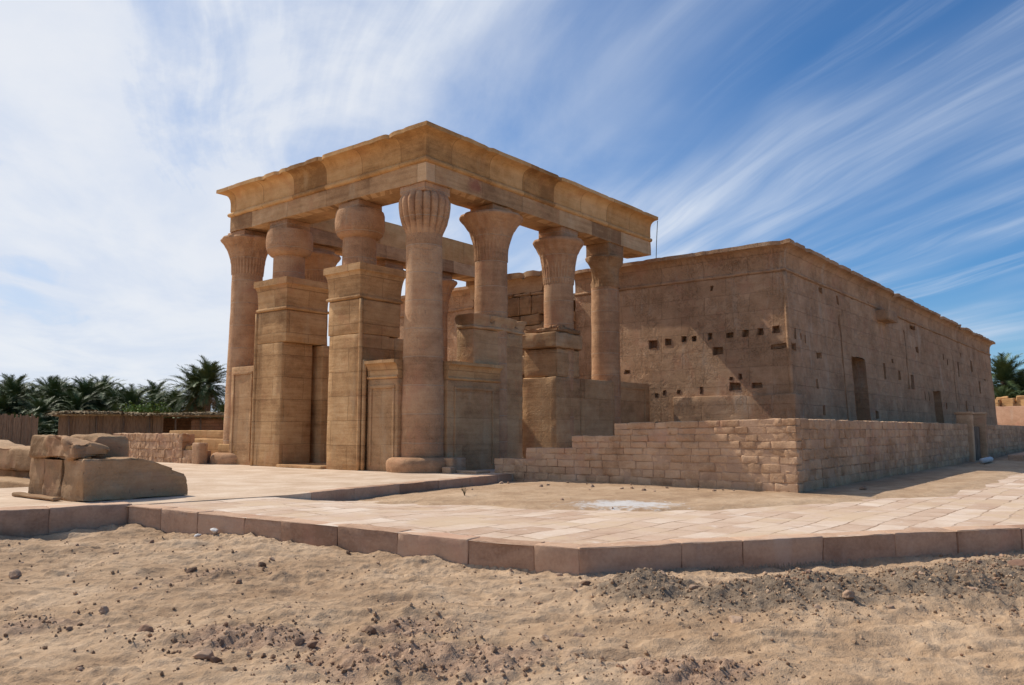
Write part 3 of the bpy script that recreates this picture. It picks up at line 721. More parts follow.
# inner door jambs behind the piers, with the slot of the vanished door leaf between
mb = MB(); box(mb, (17.62, 22.52, -0.05), (19.0, 24.2, 4.10), 0.03, 0.008, 0.3, 0.04, 3); box(mb, (17.405, 23.1, -0.05), (17.615, 24.2, 4.08), 0.01, 0.004, 0.3, 0, 4); mb.build('door_jamb', M['kiosk'], pl_, angle=45)
mb = MB(); box(mb, (17.62, 18.95, -0.05), (19.0, 20.5, 4.10), 0.03, 0.008, 0.3, 0.04, 5); box(mb, (17.405, 18.95, -0.05), (17.615, 20.0, 4.08), 0.01, 0.004, 0.3, 0, 6); mb.build('door_jamb', M['kiosk'], pr_, angle=45)
# roll mouldings on the outer pier corners
for p, ys in ((pr_, (18.86, 18.72)), (pl_, (24.28,))):
    for k, y in enumerate(ys):
        mb = MB(); tube(mb, rsub([(16.16 + 0.05 * k, y, 0.0), (16.16 + 0.05 * k, y, 5.18 if k == 0 else 3.3)], 0.4), 0.062, 10); mb.build('roll_moulding', M['kiosk'], p, smooth=True)
mb = MB(); box(mb, (16.0, 20.4, -0.1), (19.2, 22.7, 0.09), 0.02, 0.01, 0.3, 0.02, 8); mb.build('doorstep', M['kiosk'], KX, angle=45)

def screen(face, a, b, ztop, normal, thick=0.85, seed=0.0, panel=True, crown=True):
    """low wall between two columns with a framed panel and a small flared crown. normal '-x','-y','+y'"""
    def T(u, d, z):                                        # u along the wall, d outward
        if normal == '-x': return (face - d, u, z)
        if normal == '-y': return (u, face - d, z)
        return (u, face + d, z)
    def bx(mb, u0, u1, d0, d1, z0, z1, r=0.02, s=0.0, amp=0.006):
        P, Q = np.array(T(u0, d0, z0)), np.array(T(u1, d1, z1)); box(mb, np.minimum(P, Q), np.maximum(P, Q), r, amp, 0.25, 0.03, seed + s)
    zc = ztop - 0.55 if crown else ztop
    mb = MB(); bx(mb, a, b, -thick, 0.0, -0.06, zc)
    o = mb.build('screen_wall', M['screen'], KX, angle=45)
    if crown:
        mb = MB(); k = 9; pr = [(-thick, zc + 0.003), (0.0, zc + 0.003), (0.035, zc + 0.02), (0.05, zc + 0.05), (0.035, zc + 0.085), (0.0, zc + 0.10)] + cavetto(0.15, zc + 0.11, ztop, 0.10)[1:] + [(-thick, ztop)]
        V = [T(a + (b - a) * i / k, d, z) for i in range(k + 1) for d, z in pr]; m_ = len(pr)
        V = np.array(V); V += 0.008 * np.stack([fbm(V + seed + q, 2.0, 3) for q in (0, 9, 18)], 1)
        F = [(i * m_ + q, (i + 1) * m_ + q, (i + 1) * m_ + (q + 1) % m_, i * m_ + (q + 1) % m_) for i in range(k) for q in range(m_)] + [tuple(range(m_)), tuple(k * m_ + q for q in range(m_))[::-1]]
        mb.add(V, F); mb.build('crown', M['kiosk'], o, angle=40)
    if panel:
        w_ = b - a; mb = MB()
        i0, i1 = a + 0.16 * w_, b - 0.16 * w_; zt = zc - 0.28
        for (u0, u1, z0, z1) in ((i0 - 0.09, i0, 0.15, zt), (i1, i1 + 0.09, 0.15, zt), (i0 - 0.09, i1 + 0.09, zt + 0.002, zt + 0.10)):
            bx(mb, u0, u1, -0.02, 0.035, z0, z1, 0.012, u0, 0.004)
        mb.build('panel_frame', M['screen'], o, angle=45)
    return o
screen(16.30, 17.35, 18.66, 3.25, '-x', seed=1)
screen(16.30, 24.48, 25.95, 3.42, '-x', seed=2, crown=False)
screen(16.42, 17.40, 19.80, 3.22, '-y', seed=3)
screen(16.46, 24.45, 26.75, 3.05, '-y', seed=4, crown=False, panel=False)
screen(16.52, 26.76, 29.55, 3.08, '-y', seed=5, crown=False)
for q, (a, b) in enumerate(((17.4, 19.6), (20.5, 23.4), (24.3, 26.6), (27.4, 29.5))): screen(25.70, a, b, 3.3, '-y', seed=6 + q)
# side gate: two broken jambs that swallow the columns
mb = MB(); box(mb, (18.62, 16.50, -0.05), (21.10, 17.20, 4.33), 0.03, 0.010, 0.3, 0.05, 21)
j1 = mb.build('gate_jamb', M['screen'], KX, angle=45)
mb = MB(); sweep(mb, [(18.62, 16.50), (21.10, 16.50), (21.10, 17.20), (18.62, 17.20)], [(-0.33, 4.333), (0, 4.333), (0.05, 4.36), (0.05, 4.41), (0.0, 4.44), (0.01, 4.52), (0.05, 4.66), (0.09, 4.72), (0.09, 4.78), (-0.33, 4.80)], 0.12, 0.03, closed=True, chip=0.40, seed=22); mb.build('crown', M['ruin'], j1, angle=40)
mb = MB(); box(mb, (22.90, 16.44, -0.05), (24.42, 17.95, 3.05), 0.04, 0.015, 0.25, 0.08, 24); box(mb, (22.98, 16.47, 3.055), (24.40, 17.93, 4.05), 0.04, 0.02, 0.25, 0.12, 25)
j2 = mb.build('gate_jamb', M['screen'], KX, angle=45)
mb = MB(); box(mb, (22.78, 16.36, 4.055), (24.46, 17.98, 4.62), 0.06, 0.03, 0.2, 0.20, 26); box(mb, (22.95, 16.40, 4.62), (24.40, 17.9, 4.80), 0.05, 0.04, 0.15, 0.3, 27); mb.build('crown', M['ruin'], j2, angle=40)
mb = MB()
for k in range(9):
    q = (22.95 + random.uniform(0, 1.35), 16.45 + random.uniform(0, 0.35)); s_ = random.uniform(0.07, 0.15); stone(mb, (q[0], q[1], 4.76), (q[0] + s_ * 1.5, q[1] + s_ * 1.2, 4.78 + s_), 0.05, 0.04, 0.02, 5, seed=k)
mb.build('rubble', M['ruin'], j2, angle=45)

# ------------------------------------------------------------------ the long temple
TX = empty('temple', (52.0, 21.6, 0), 'long low sandstone temple hall with battered walls and rows of beam holes', 'temple')
WX, WY, TZ = 30.05, 10.95, 7.2
bat = lambda z: 0.045 * (TZ - z)
holes = []; rj = random.Random(4)
for y, z0, z1, w_ in ((16.55, 4.55, 4.92, .50), (15.83, 4.62, 4.98, .32), (15.15, 4.68, 4.98, .24), (14.66, 4.70, 5.02, .26), (13.98, 4.68, 5.0, .20), (13.16, 4.70, 5.02, .30), (12.52, 4.74, 5.06, .28), (11.99, 4.76, 5.08, .24), (11.42, 4.78, 5.12, .26)):
    holes.append((y - w_ * rj.uniform(.40, .55), y + w_ * rj.uniform(.40, .55), z0 + rj.uniform(0, .09), z1 - rj.uniform(0, .06), 0.3))
holes += [(13.42, 13.88, 4.18, 4.48, .4), (11.05, 11.62, 4.25, 4.42, .12), (12.75, 13.2, 2.70, 3.02, .35), (11.95, 12.3, 2.76, 2.98, .25), (13.05, 13.2, 3.12, 3.28, .2), (12.66, 12.78, 3.15, 3.36, .2), (15.9, 16.05, 2.62, 2.8, .15), (15.3, 15.45, 2.66, 2.82, .2), (13.85, 13.98, 6.74, 6.92, .2), (17.6, 17.9, 3.6, 3.75, .2), (16.3, 16.45, 2.55, 2.7, .15), (14.3, 14.42, 2.62, 2.9, .15)]
mb = MB(); plate(mb, lambda s, z, d: (WX - bat(z) + d, s - bat(z) * max(0.0, min(1.0, (12.5 - s) / 1.0)) if s < 12.5 else s, z), WY, 20.5, -0.4, TZ, holes, 0.4, flip=True, amp=0.014)
mb.build('front_wall', M['temple'], TX, angle=45)
mb = MB(); plate(mb, lambda s, z, d: (WX - bat(z) + d, s, z), 24.4, 32.25, -0.4, 7.4, [], 0.4, flip=True, amp=0.02)
mb.build('front_wall', M['temple'], TX, angle=45)
rnd = random.Random(5); hs = [(37.6, 39.7, -0.35, 4.48, 1.3), (53.4, 55.3, -0.35, 3.55, 1.3), (36.25, 36.36, 1.5, 6.2, 0.25), (47.6, 47.7, 3.4, 6.6, 0.25), (60.0, 60.12, 2.5, 6.2, 0.25)]
cand = [(30.7, 30.85, 4.65, 5.0), (31.25, 31.36, 4.62, 4.95), (31.7, 31.8, 4.58, 4.9), (30.3, 30.75, 4.2, 4.45), (32.9, 33.5, 4.05, 4.3), (34.0, 34.35, 6.9, 7.1), (36.1, 36.4, 6.65, 7.0), (33.1, 33.4, 1.8, 2.2), (40.6, 41.1, 1.7, 2.1), (42.8, 43.1, 3.7, 4.5), (45.6, 46.0, 3.8, 4.3), (47.0, 47.4, 3.6, 4.2), (48.2, 48.8, 3.4, 4.2), (51.0, 51.2, 2.9, 3.4), (52.0, 52.2, 2.9, 3.4), (56.5, 56.8, 2.5, 2.9), (63.0, 63.4, 2.2, 3.2), (65.5, 65.8, 2.2, 2.9), (61.5, 61.9, 4.8, 5.8), (69.0, 69.5, 3.9, 4.8), (57.0, 57.4, 5.6, 6.0), (49.2, 50.4, 6.85, 7.05), (50.0, 50.6, 5.6, 5.9), (66.5, 67.0, 5.4, 6.2), (44.5, 44.8, 4.6, 4.8)]
for _ in range(5):
    a = rnd.uniform(32, 74); z = rnd.uniform(1.8, 6.6); cand.append((a, a + rnd.uniform(.15, .4), z, z + rnd.uniform(.12, .4)))
for q in cand:
    if all(q[1] < h[0] - .2 or q[0] > h[1] + .2 or q[3] < h[2] - .1 or q[2] > h[3] + .1 for h in hs): hs.append((*q, 0.35))
mb = MB(); plate(mb, lambda s, z, d: (s - bat(z) * max(0.0, min(1.0, (32 - s) / 1.5)) if s < 32 else s, WY - bat(z) + d, z), WX, 75.5, -0.4, TZ, hs, 0.42, amp=0.035)
mb.build('side_wall', M['temple'], TX, angle=45)
mb = MB(); plate(mb, lambda s, z, d: (s, 32.25 + bat(z) - d, z), WX, 75.5, -0.4, TZ, [], 1.5, flip=True); mb.build('side_wall', M['temple'], TX, angle=45)
mb = MB(); plate(mb, lambda s, z, d: (75.5 + bat(z) - d, s, z), WY, 32.25, -0.4, TZ, [], 1.5); mb.build('back_wall', M['temple'], TX, angle=45)
prof = [(-1.2, 7.18), (-0.02, 7.18), (0.05, 7.205), (0.075, 7.26), (0.05, 7.315), (0.0, 7.34)] + cavetto(0.38, 7.36, 8.30, 0.15, pw=1.6)[1:] + [(-0.5, 8.305), (-1.2, 8.30)]
mb = MB(); sweep(mb, [(WX, 20.5), (WX, WY), (41.0, WY)], prof, 0.12, 0.014, chip=0.12, seed=14)
mb.build('cornice', M['temple'], TX, angle=40)
mb = MB(); sweep(mb, [(41.003, WY), (75.5, WY), (75.5, 32.25), (WX, 32.25), (WX, 26.6)], prof, 0.20, 0.03, chip=0.40, seed=23, cs=2.0)
mb.build('cornice', M['temple'], TX, angle=40)
mb = MB(); mb.add([(33.5, 11.5, 8.05), (75.0, 11.5, 8.05), (75.0, 31.7, 8.05), (33.5, 31.7, 8.05), (33.5, 11.5, 7.7), (75.0, 11.5, 7.7), (75.0, 31.7, 7.7), (33.5, 31.7, 7.7)], [(0, 1, 2, 3), (7, 6, 5, 4), (0, 3, 7, 4), (0, 4, 5, 1), (1, 5, 6, 2), (2, 6, 7, 3)])
mb.build('roof', M['temple'], TX)
mb = MB(); tube(mb, rsub([(WX - bat(-.3) - 0.0, WY - bat(-.3) - 0.0, -0.3), (WX + 0.0, WY + 0.0, 7.15)], 0.4), 0.085, 10); mb.build('roll_moulding', M['temple'], TX, smooth=True)
mb = MB(); box(mb, (29.62, 10.56, -0.4), (30.6, 15.5, 2.52), 0.03, 0.03, 0.25, 0.10, 31); mb.build('plinth', M['temple'], TX, angle=45)
mb = MB(); box(mb, (42.3, 10.35, 6.58), (44.1, 11.4, 7.12), 0.05, 0.03, 0.3, 0.12, 33); mb.build('waterspout', M['temple'], TX, angle=45)
# ruined middle of the front: stacked loose blocks and a surviving capstone
mb = MB(); mbj = MB(); z = -0.3; row = 0; rnd = random.Random(11)
while z < 7.45:
    h = rnd.choice((0.5, 0.62, 0.78, 0.9)); z2 = min(z + h, 7.6)
    for jb, (ya, yb) in enumerate(((22.5, 24.42), (20.45, 20.95)) if z2 < 5.6 else ((22.3 if row % 2 else 22.0, 24.42), (20.45, 21.3)) if z2 < 6.9 else ((22.1, 24.42),)):
        y = ya
        while y < yb - 0.05:
            l = rnd.uniform(0.6, 1.25); l = yb - y if yb - y - l < 0.4 else l
            o_ = rnd.uniform(-0.10, 0.10); stone((mb, mbj)[jb], (29.72 + o_, y + .01, z + .008), (31.0, y + l - .01, z2 - .008), 0.16, 0.05, 0.03, 2.0, 'all', 0, 0.12, rnd.uniform(0, 50)); y += l
    z = z2; row += 1
ru = mb.build('ruined_jamb', M['ruin'], TX, angle=45); mbj.build('ruined_jamb', M['ruin'], TX, angle=45)
mb = MB(); sweep(mb, [(29.75, 26.55), (29.75, 22.15), (31.0, 22.15)], [(-1.0, 7.61), (0, 7.61), (0.0, 7.72)] + cavetto(0.34, 7.74, 8.52, 0.26)[1:] + [(-1.0, 8.50)], 0.18, 0.03, chip=0.35, seed=41); mb.build('capstone', M['ruin'], ru, angle=40)
mb = MB(); box(mb, (29.9, 20.95, 5.2), (31.0, 22.5, 6.2), 0.06, 0.03, 0.2, 0.15, 44); mb.build('lintel', M['ruin'], ru, angle=45)
# inner hall wall behind the portal, in shade
mb = MB(); plate(mb, lambda s, z, d: (36.0, s, z), 11.6, 31.6, -0.3, 7.7, [], 1.0, flip=True); mb.build('inner_wall', M['temple'], TX)
mb = MB(); tube(mb, [(29.92, 16.3, 8.3), (29.80, 16.2, 9.0), (29.74, 16.1, 9.9)], 0.016, 6)
tag(mb.build('cable', M['cable'], loc=(29.92, 16.3, 8.3)), 'thin dark cable hanging from the right end of the high cornice', 'cable')

# ------------------------------------------------------------------ enclosure walls of squared rubble
def masonry(mb, core, p, q, courses, wid=0.5, lmin=0.32, lmax=0.72, seed=0, tilt=0.0, amp=0.022):
    """courses: (z0, z1, s0, s1). Rock-faced stones set in mortar; outward = right of p->q"""
    rnd = random.Random(seed); p = np.array(p, float); q = np.array(q, float); L = np.linalg.norm(q - p); d = (q - p) / L; nr = np.array([-d[1], d[0]])
    def place(V): return np.column_stack([p[0] + d[0] * V[:, 0] + nr[0] * V[:, 1], p[1] + d[1] * V[:, 0] + nr[1] * V[:, 1], V[:, 2] * (1 + tilt * (0.5 - V[:, 0] / L))])
    for z0, z1, s0, s1 in courses:
        s = s0
        while s < s1 - 0.02:
            l = rnd.uniform(lmin, lmax); l = s1 - s if s1 - s - l < lmin * 0.7 else l
            sub = MB(); o_ = rnd.uniform(-0.010, 0.012); g = rnd.uniform(0.002, 0.007); j = rnd.uniform(-.006, .006)
            stone(sub, (s + g, o_, z0 + g * 0.8), (s + l - g, wid * 0.55, z1 - g * 0.8 + (j if True else 0)), 0.07, 0.014, amp, 6.0, ('y-', 'z+', 'x-', 'x+'), chip=0.05, seed=seed * 7 + s + z0 * 3)
            mb.add(place(np.concatenate(sub.v)), sub.f); s += l
        sub = MB(); stone(sub, (s0 + 0.03, 0.012, z0 - 0.01), (s1 - 0.03, wid, z1 - 0.012), 0.4, 0.01, 0.008, 3.0, seed=seed)
        core.add(place(np.concatenate(sub.v)), sub.f)

def wall_thing(runs, label, loc, seed, cat='wall', **k):
    root = empty('stone_wall', loc, label, cat); a, b = MB(), MB()
    for q, (p, e, cs, tilt) in enumerate(runs): masonry(a, b, p, e, cs, seed=seed + q, tilt=tilt, **k)
    a.build('masonry', M['wall'], root, angle=40); b.build('mortar', M['mortar'], root)
    return root
zb = [-0.35, -0.14, 0.06, 0.25, 0.44, 0.60, 0.755, 0.91, 1.07, 1.22, 1.37]
LEN = 8.7
fc = []
for k in range(10):
    s0 = (0.0, 0.0, 0.0, 0.0, 1.17, 1.17, 2.72, 2.72, 4.05, 4.05)[k]; fc.append((zb[k], zb[k + 1], s0, LEN))
wall_thing([((17.72, 14.9), (17.4, 6.2), fc, -0.12)], 'stepped rubble wall of warm squared stone, lit front below the temple', (17.6, 10.5, 0), 100, lmin=0.28, lmax=0.55, amp=0.014)
zr = [-0.4, -0.14, 0.10, 0.33, 0.55, 0.78, 1.0, 1.22, 1.44]
wall_thing([((17.42, 6.2), (38.2, 6.5), [(zr[k], zr[k + 1], 0.27 if k % 2 else 0.0, 20.75) for k in range(8)], 0.0)], 'long shaded rubble wall running back along the temple side', (29, 6.4, 0), 120, lmin=0.26, lmax=0.55)
wall_thing([((42.0, 6.55), (70.0, 7.0), [(zr[k], zr[k + 1], 0.0, 28.0) for k in range(8)], 0.0)], 'far stretch of rubble wall beyond the two gateposts', (56, 6.8, 0), 140, lmin=0.6, lmax=1.3)
for k, (x, lab) in enumerate(((38.35, 'narrow stone gatepost at the end of the long shaded wall'), (41.55, 'farther stone gatepost where the back wall begins'))):
    mb = MB(); stone(mb, (x, 6.35, -0.3), (x + 0.34, 6.95, 1.85 + 0.03 * k), 0.2, 0.03, 0.012, 2.0, chip=0.05, seed=k); stone(mb, (x - .04, 6.31, 1.853 + 0.03 * k), (x + 0.38, 6.99, 1.96 + .03 * k), 0.2, 0.03, 0.01, 2.0, seed=k + 4)
    tag(mb.build('gatepost', M['wall'], loc=(x, 6.6, 0), angle=45), lab, 'gatepost', 'gateposts in the long wall')
mb = MB(); stone(mb, (38.75, 6.6, -0.3), (41.5, 6.72, 1.35), 0.3, 0.01, 0.006, 2.0)  # dark board added to stand for the shade in the open gateway
tag(mb.build('gate', M['wood'], loc=(40.1, 6.65, 0)), 'dark board standing in for the shaded opening between the two stone gateposts', 'gate')
mb = MB(); kerb_run(mb, (41.6, 5.0), (66, 5.2), lambda x, y: 0.12, -0.3, wid=0.6, lmin=1.2, lmax=2.0, seed=31)
tag(mb.build('stone_step', M['kerb'], loc=(52, 5.4, 0), angle=45), 'low shaded stone step in front of the far wall', 'step')
mb = MB(); tube(mb, [(36.2, 5.75, gz(36.2, 5.75) + 0.14), (37.0, 5.72, 0.02), (38.3, 5.78, gz(38.3, 5.78) + 0.13), (38.6, 5.8, gz(38.6, 5.8) + 0.12)], [0.10, 0.105, 0.105, 0.10], 12)
tag(mb.build('pipe', M['plaster'], loc=(37.2, 5.75, 0), smooth=True), 'pale drain pipe lying at the foot of the shaded wall', 'pipe')
# low course between the corner column and the stepped wall
mb = MB()
stone(mb, (16.95, 15.78, -0.1), (17.55, 16.40, 0.42), 0.12, 0.035, 0.02, 2.5, chip=0.08, seed=2)
stone(mb, (17.0, 14.92, -0.2), (17.6, 15.775, 0.07), 0.14, 0.03, 0.015, 2.5, chip=0.05, seed=5)
stone(mb, (16.7, 15.62, -0.05), (16.94, 15.98, 0.17), 0.1, 0.03, 0.02, 2.5, chip=0.05, seed=6)
tag(mb.build('stone_course', M['wall'], loc=(17.2, 15.7, 0), angle=45), 'low broken course of blocks joining the corner column base to the stepped wall', 'masonry')

# back-left walls
root = wall_thing([((15.7, 33.4), (15.7, 28.0), [(-0.1 + 0.29 * k, 0.19 + 0.29 * k, 0.0, 5.4) for k in range(4)], 0.0), ((15.72, 28.0), (15.72, 26.9), [(-0.1 + 0.29 * k, 0.19 + 0.29 * k, 0.0, 1.1) for k in range(2)], 0.0)], 'rough pinkish rubble wall behind the fallen blocks', (15.9, 30, 0), 160, lmin=0.16, lmax=0.4, amp=0.035)
mb = MB(); box(mb, (18.0, 27.9, -0.1), (18.5, 33.2, 1.18), 0.03, 0.015, 0.3, 0.06, 3); box(mb, (17.4, 27.9, -0.1), (17.99, 31.2, 0.86), 0.03, 0.015, 0.3, 0.06, 4)
tag(mb.build('parapet', M['orange'], loc=(18.2, 30.5, 0), angle=45), 'smooth orange stepped parapet beyond the rough wall', 'wall')
mb = MB(); stone(mb, (15.6, 26.7, -0.05), (15.95, 27.15, 0.74), 0.14, 0.04, 0.012, 2.5, seed=6)
tag(mb.build('stone_post', M['wall'], loc=(15.8, 26.9, 0), angle=45), 'short squared stone post left of the porch', 'post')
mb = MB(); stone(mb, (15.8, 27.2, 0.0), (16.2, 28.0, 0.64), 0.2, 0.04, 0.015, 2.5, seed=9); stone(mb, (16.3, 25.4, -0.05), (16.7, 26.65, 0.70), 0.2, 0.04, 0.012, 2.5, seed=8)
tag(mb.build('parapet', M['orange'], loc=(16.2, 27, 0), angle=45), 'low orange parapet between the stone post and the left column', 'wall')

# ------------------------------------------------------------------ fallen blocks on the left
def warp_block(mb, fn):
    for i, v in enumerate(mb.v): mb.v[i] = fn(v)
    return mb
def f_long(V):
    V = V.copy(); q = np.clip((V[:, 0] - 7.15) / 0.95, 0, 1); top = V[:, 2] > 0.2
    V[:, 2] -= np.where(V[:, 2] > 0, V[:, 2], 0) * (0.42 * q ** 1.3); V[:, 0] += np.where(q > 0.7, -0.10 * np.clip(V[:, 2], 0, 1) * 2.0, 0); return V
B = lambda mb, name, label, loc: tag(mb.build(name, M['block'], loc=loc, angle=50), label, 'stone block', 'fallen blocks by the kerb')
mb = MB(); stone(mb, (6.22, 14.18, 0.0), (8.12, 14.98, 0.70), 0.045, 0.018, 0.028, 2.6, chip=0.24, seed=3); warp_block(mb, f_long); B(mb, 'stone_block', 'long split block with a sloping broken end, nearest of the fallen blocks', (7.1, 14.6, 0))
mb = MB(); stone(mb, (6.20, 15.02, 0.0), (6.72, 15.72, 0.70), 0.045, 0.018, 0.028, 2.6, chip=0.24, seed=13); B(mb, 'stone_block', 'cracked upright block under the rough boulder', (6.7, 15.4, 0))
mb = MB(); stone(mb, (6.22, 15.74, 0.0), (6.72, 16.34, 0.70), 0.045, 0.018, 0.028, 2.6, chip=0.24, seed=17); B(mb, 'stone_block', 'leftmost upright block of the fallen group', (6.7, 16.05, 0))
def f_top(V):
    V = V.copy(); V[:, 2] -= 0.15 * np.clip((15.3 - V[:, 1]) / 0.8, 0, 1) * (V[:, 2] > 0.9); V[:, 2] -= 0.08 * np.clip((V[:, 0] - 6.45) / 0.3, 0, 1) * (V[:, 2] > 0.9); return V
mb = MB(); stone(mb, (6.16, 14.45, 0.715), (6.74, 16.28, 1.11), 0.045, 0.04, 0.05, 2.4, chip=0.40, seed=23); warp_block(mb, f_top); B(mb, 'boulder', 'rough rounded boulder resting on top of the upright blocks', (6.65, 15.2, 0.735))
mb = MB(); stone(mb, (6.78, 15.03, 0.0), (7.42, 16.3, 1.12), 0.08, 0.12, 0.04, 1.6, chip=0.2, seed=29); B(mb, 'boulder', 'big dark shaded boulder standing behind the fallen blocks', (7.1, 15.6, 0))
mb = MB(); stone(mb, (5.98, 14.75, 0.0), (6.15, 16.5, 0.075), 0.1, 0.03, 0.012, 2.0, chip=0.05, seed=31); B(mb, 'stone_slab', 'thin flat slab at the foot of the fallen blocks', (6.07, 15.5, 0))
mb = MB(); stone(mb, (8.3, 21.4, 0.18), (9.8, 26.5, 0.74), 0.14, 0.06, 0.03, 1.5, chip=0.15, seed=37); B(mb, 'stone_block', 'long heavy block on a dark base course at the left edge', (9, 23.5, 0.18))
mb = MB(); stone(mb, (8.55, 21.5, -0.2), (9.7, 26.5, 0.17), 0.2, 0.04, 0.02, 1.5, chip=0.05, seed=39); stone(mb, (7.5, 18.95, -0.3), (8.2, 23.5, 0.03), 0.2, 0.04, 0.02, 1.5, chip=0.05, seed=40); B(mb, 'base_course', 'low shaded base course under the left edge block', (8.8, 23.5, 0))
# ==== PART 3 ====
# ------------------------------------------------------------------ palms and background
def bearing(deg, dist):
    """plan point at a compass offset (degrees left of the camera heading) and a ground distance"""
    a = AZ + R(deg); return math.cos(a) * dist, math.sin(a) * dist

def frond(mb, c, az, el, length, rnd, droop=1.0, leaf=0.52, nl=26, ns=9, wid=0.085):
    pts = []; p = np.array(c, float); e = el; st = length / ns
    for k in range(ns + 1):
        pts.append(p.copy()); p = p + st * np.array([math.cos(az) * math.cos(e), math.sin(az) * math.cos(e), math.sin(e)])
        e -= droop * (0.05 + 0.20 * k / ns) * (0.8 + 0.4 * rnd.random())
    pts = np.array(pts); side = np.array([-math.sin(az), math.cos(az), 0])
    V, F = [], []
    for k in range(ns):                                    # midrib
        w_ = 0.035 * (1 - 0.8 * k / ns); w2 = 0.035 * (1 - 0.8 * (k + 1) / ns); b = len(V)
        V += [pts[k] - side * w_, pts[k] + side * w_, pts[k + 1] + side * w2, pts[k + 1] - side * w2]; F.append((b, b + 1, b + 2, b + 3))
    for k in range(nl):
        t = 0.12 + 0.86 * k / (nl - 1); f = t * ns; i = min(int(f), ns - 1); p = pts[i] + (pts[i + 1] - pts[i]) * (f - i)
        tg = pts[i + 1] - pts[i]; tg = tg / np.linalg.norm(tg); up = np.cross(side, tg); up *= -1 if up[2] < 0 else 1
        L = leaf * (1.0 - 0.55 * t ** 2) * (0.55 + 0.9 * min(1, t * 3.5)) * rnd.uniform(0.8, 1.1)
        for sg in (-1, 1):
            d = side * sg * 0.72 + tg * (0.62 + 0.3 * t) + up * rnd.uniform(0.05, 0.42); d /= np.linalg.norm(d)
            q = p + d * L; q[2] -= 0.12 * L; b = len(V); n_ = tg * wid * 0.6
            V += [p - n_, p + n_, q + n_ * 0.25, q - n_ * 0.25]; F.append((b, b + 1, b + 2, b + 3))
    mb.add(V, F)

def palm_meshes(seed, h, nf=66, flen=3.3, low=False):
    rnd = random.Random(seed); cr, dry, tr = MB(), MB(), MB()
    lean = (rnd.uniform(-.35, .35), rnd.uniform(-.35, .35)); top = np.array([lean[0], lean[1], h])
    pts = [np.array([lean[0] * t * t, lean[1] * t * t, h * t - (0.3 if t == 0 else 0)]) for t in np.linspace(0, 1, 14)]
    if h > 0.8:
        pp = rsub(pts, 0.10); tube(tr, pp, [0.21 + 0.07 * (k % 3 == 0) * 0.6 + 0.10 * math.exp(-k / 5.0) for k in range(len(pp))], 10)
    else: tube(tr, [(0, 0, -0.2), (0, 0, 0.25), (0, 0, 0.5)], [0.3, 0.32, 0.2], 10)
    for k in range(nf):
        q = k / nf; el = R(82 - 112 * q ** 0.9 + rnd.uniform(-9, 9)); az = k * 2.39996 + rnd.uniform(-.25, .25)
        frond(cr, top + np.array([0, 0, -0.35 * q]), az, el, flen * rnd.uniform(.82, 1.1) * (0.85 + 0.15 * math.sin(math.pi * q)), rnd, 0.9, 0.55)
    if not low:
        for k in range(12): frond(dry, top + np.array([0, 0, -0.5]), k * 2.4 + rnd.uniform(-.3, .3), R(rnd.uniform(-70, -38)), flen * rnd.uniform(.5, .75), rnd, 0.4, 0.4, 14, 6)
    return cr, dry, tr
def make_palm(seed, h, name, **k):
    root = empty(name, (0, 0, 0), 'date palm', 'palm tree')
    c, d, t = palm_meshes(seed, h, **k)
    c.build('crown', M['frond'], root)
    if d.n: d.build('dead_fronds', M['dryfrond'], root)
    t.build('trunk', M['trunk'], root, smooth=True)
    return root
def copy_tree(o):
    c = o.copy(); COL.objects.link(c)
    for ch in o.children: k = ch.copy(); COL.objects.link(k); k.parent = c
    return c
protos = [make_palm(1, 5.2, 'date_palm'), make_palm(2, 4.2, 'date_palm', flen=3.6), make_palm(3, 6.2, 'date_palm', flen=3.0), make_palm(4, 0.5, 'young_date_palm', nf=46, flen=3.4, low=True)]
used = set()
def plant(kind, deg, dist, sc_, label, group, z=-0.3):
    o = protos[kind] if kind not in used else copy_tree(protos[kind]); used.add(kind)
    x, y = bearing(deg, dist); o.location = (x, y, z); sc_ *= 0.90 * random.uniform(.9, 1.06); o.scale = (sc_, sc_, sc_); o.rotation_euler = (0, 0, random.uniform(0, 6.28)); o['label'] = label
    if group: o['group'] = group
    elif 'group' in o: del o['group']
    return o
px2deg = lambda x: math.degrees(math.atan((512 - x) / 817.7))
plant(2, px2deg(207), 64, 0.86, 'tall lone date palm with full round crown just left of the porch', None)
plant(0, px2deg(190), 66, 0.93, 'date palm with a slender trunk close behind the tallest palm', None)
plant(1, px2deg(131), 80, 0.97, 'broad date palm rising above the middle of the reed fence', None)
rnd = random.Random(21)
for k, (x, d, s) in enumerate(((8, 84, .95), (30, 92, 1.05), (52, 84, .92), (70, 96, 1.10), (90, 88, 1.0), (112, 98, 1.05), (150, 98, 1.0), (168, 92, .92), (-20, 90, 1.0), (-48, 84, 1.0), (178, 84, .80), (20, 104, 1.12), (100, 108, 1.15), (222, 90, .85), (240, 96, .95), (40, 76, .76), (76, 78, .74), (2, 78, .80), (16, 80, .84), (60, 82, .84), (84, 82, .82), (104, 84, .86), (120, 86, .84), (140, 88, .86), (158, 84, .82), (-10, 82, .86), (45, 98, 1.05), (125, 104, 1.05), (82, 104, 1.1), (60, 106, 1.12), (10, 102, 1.08), (172, 104, 1.0), (196, 98, .92))):
    plant(k % 2, px2deg(x), d, s * rnd.uniform(.92, 1.05), 'date palm in the dark grove behind the reed fences on the left', 'date palms of the left grove')
for k, x in enumerate((-40, -18, 3, 20, 36, 54, 72, 90, 108, 122, 138, 150, 165, 178, 192, 205, 220, -30, -6, 12, 28, 46, 62, 80, 98, 116, 128, 158, 172, 184, 198, 212, 230)):
    plant(3, px2deg(x), 70 + (k * 7) % 12, rnd.uniform(.85, 1.25), 'young low palm filling the foot of the left grove', 'young palms under the left grove')
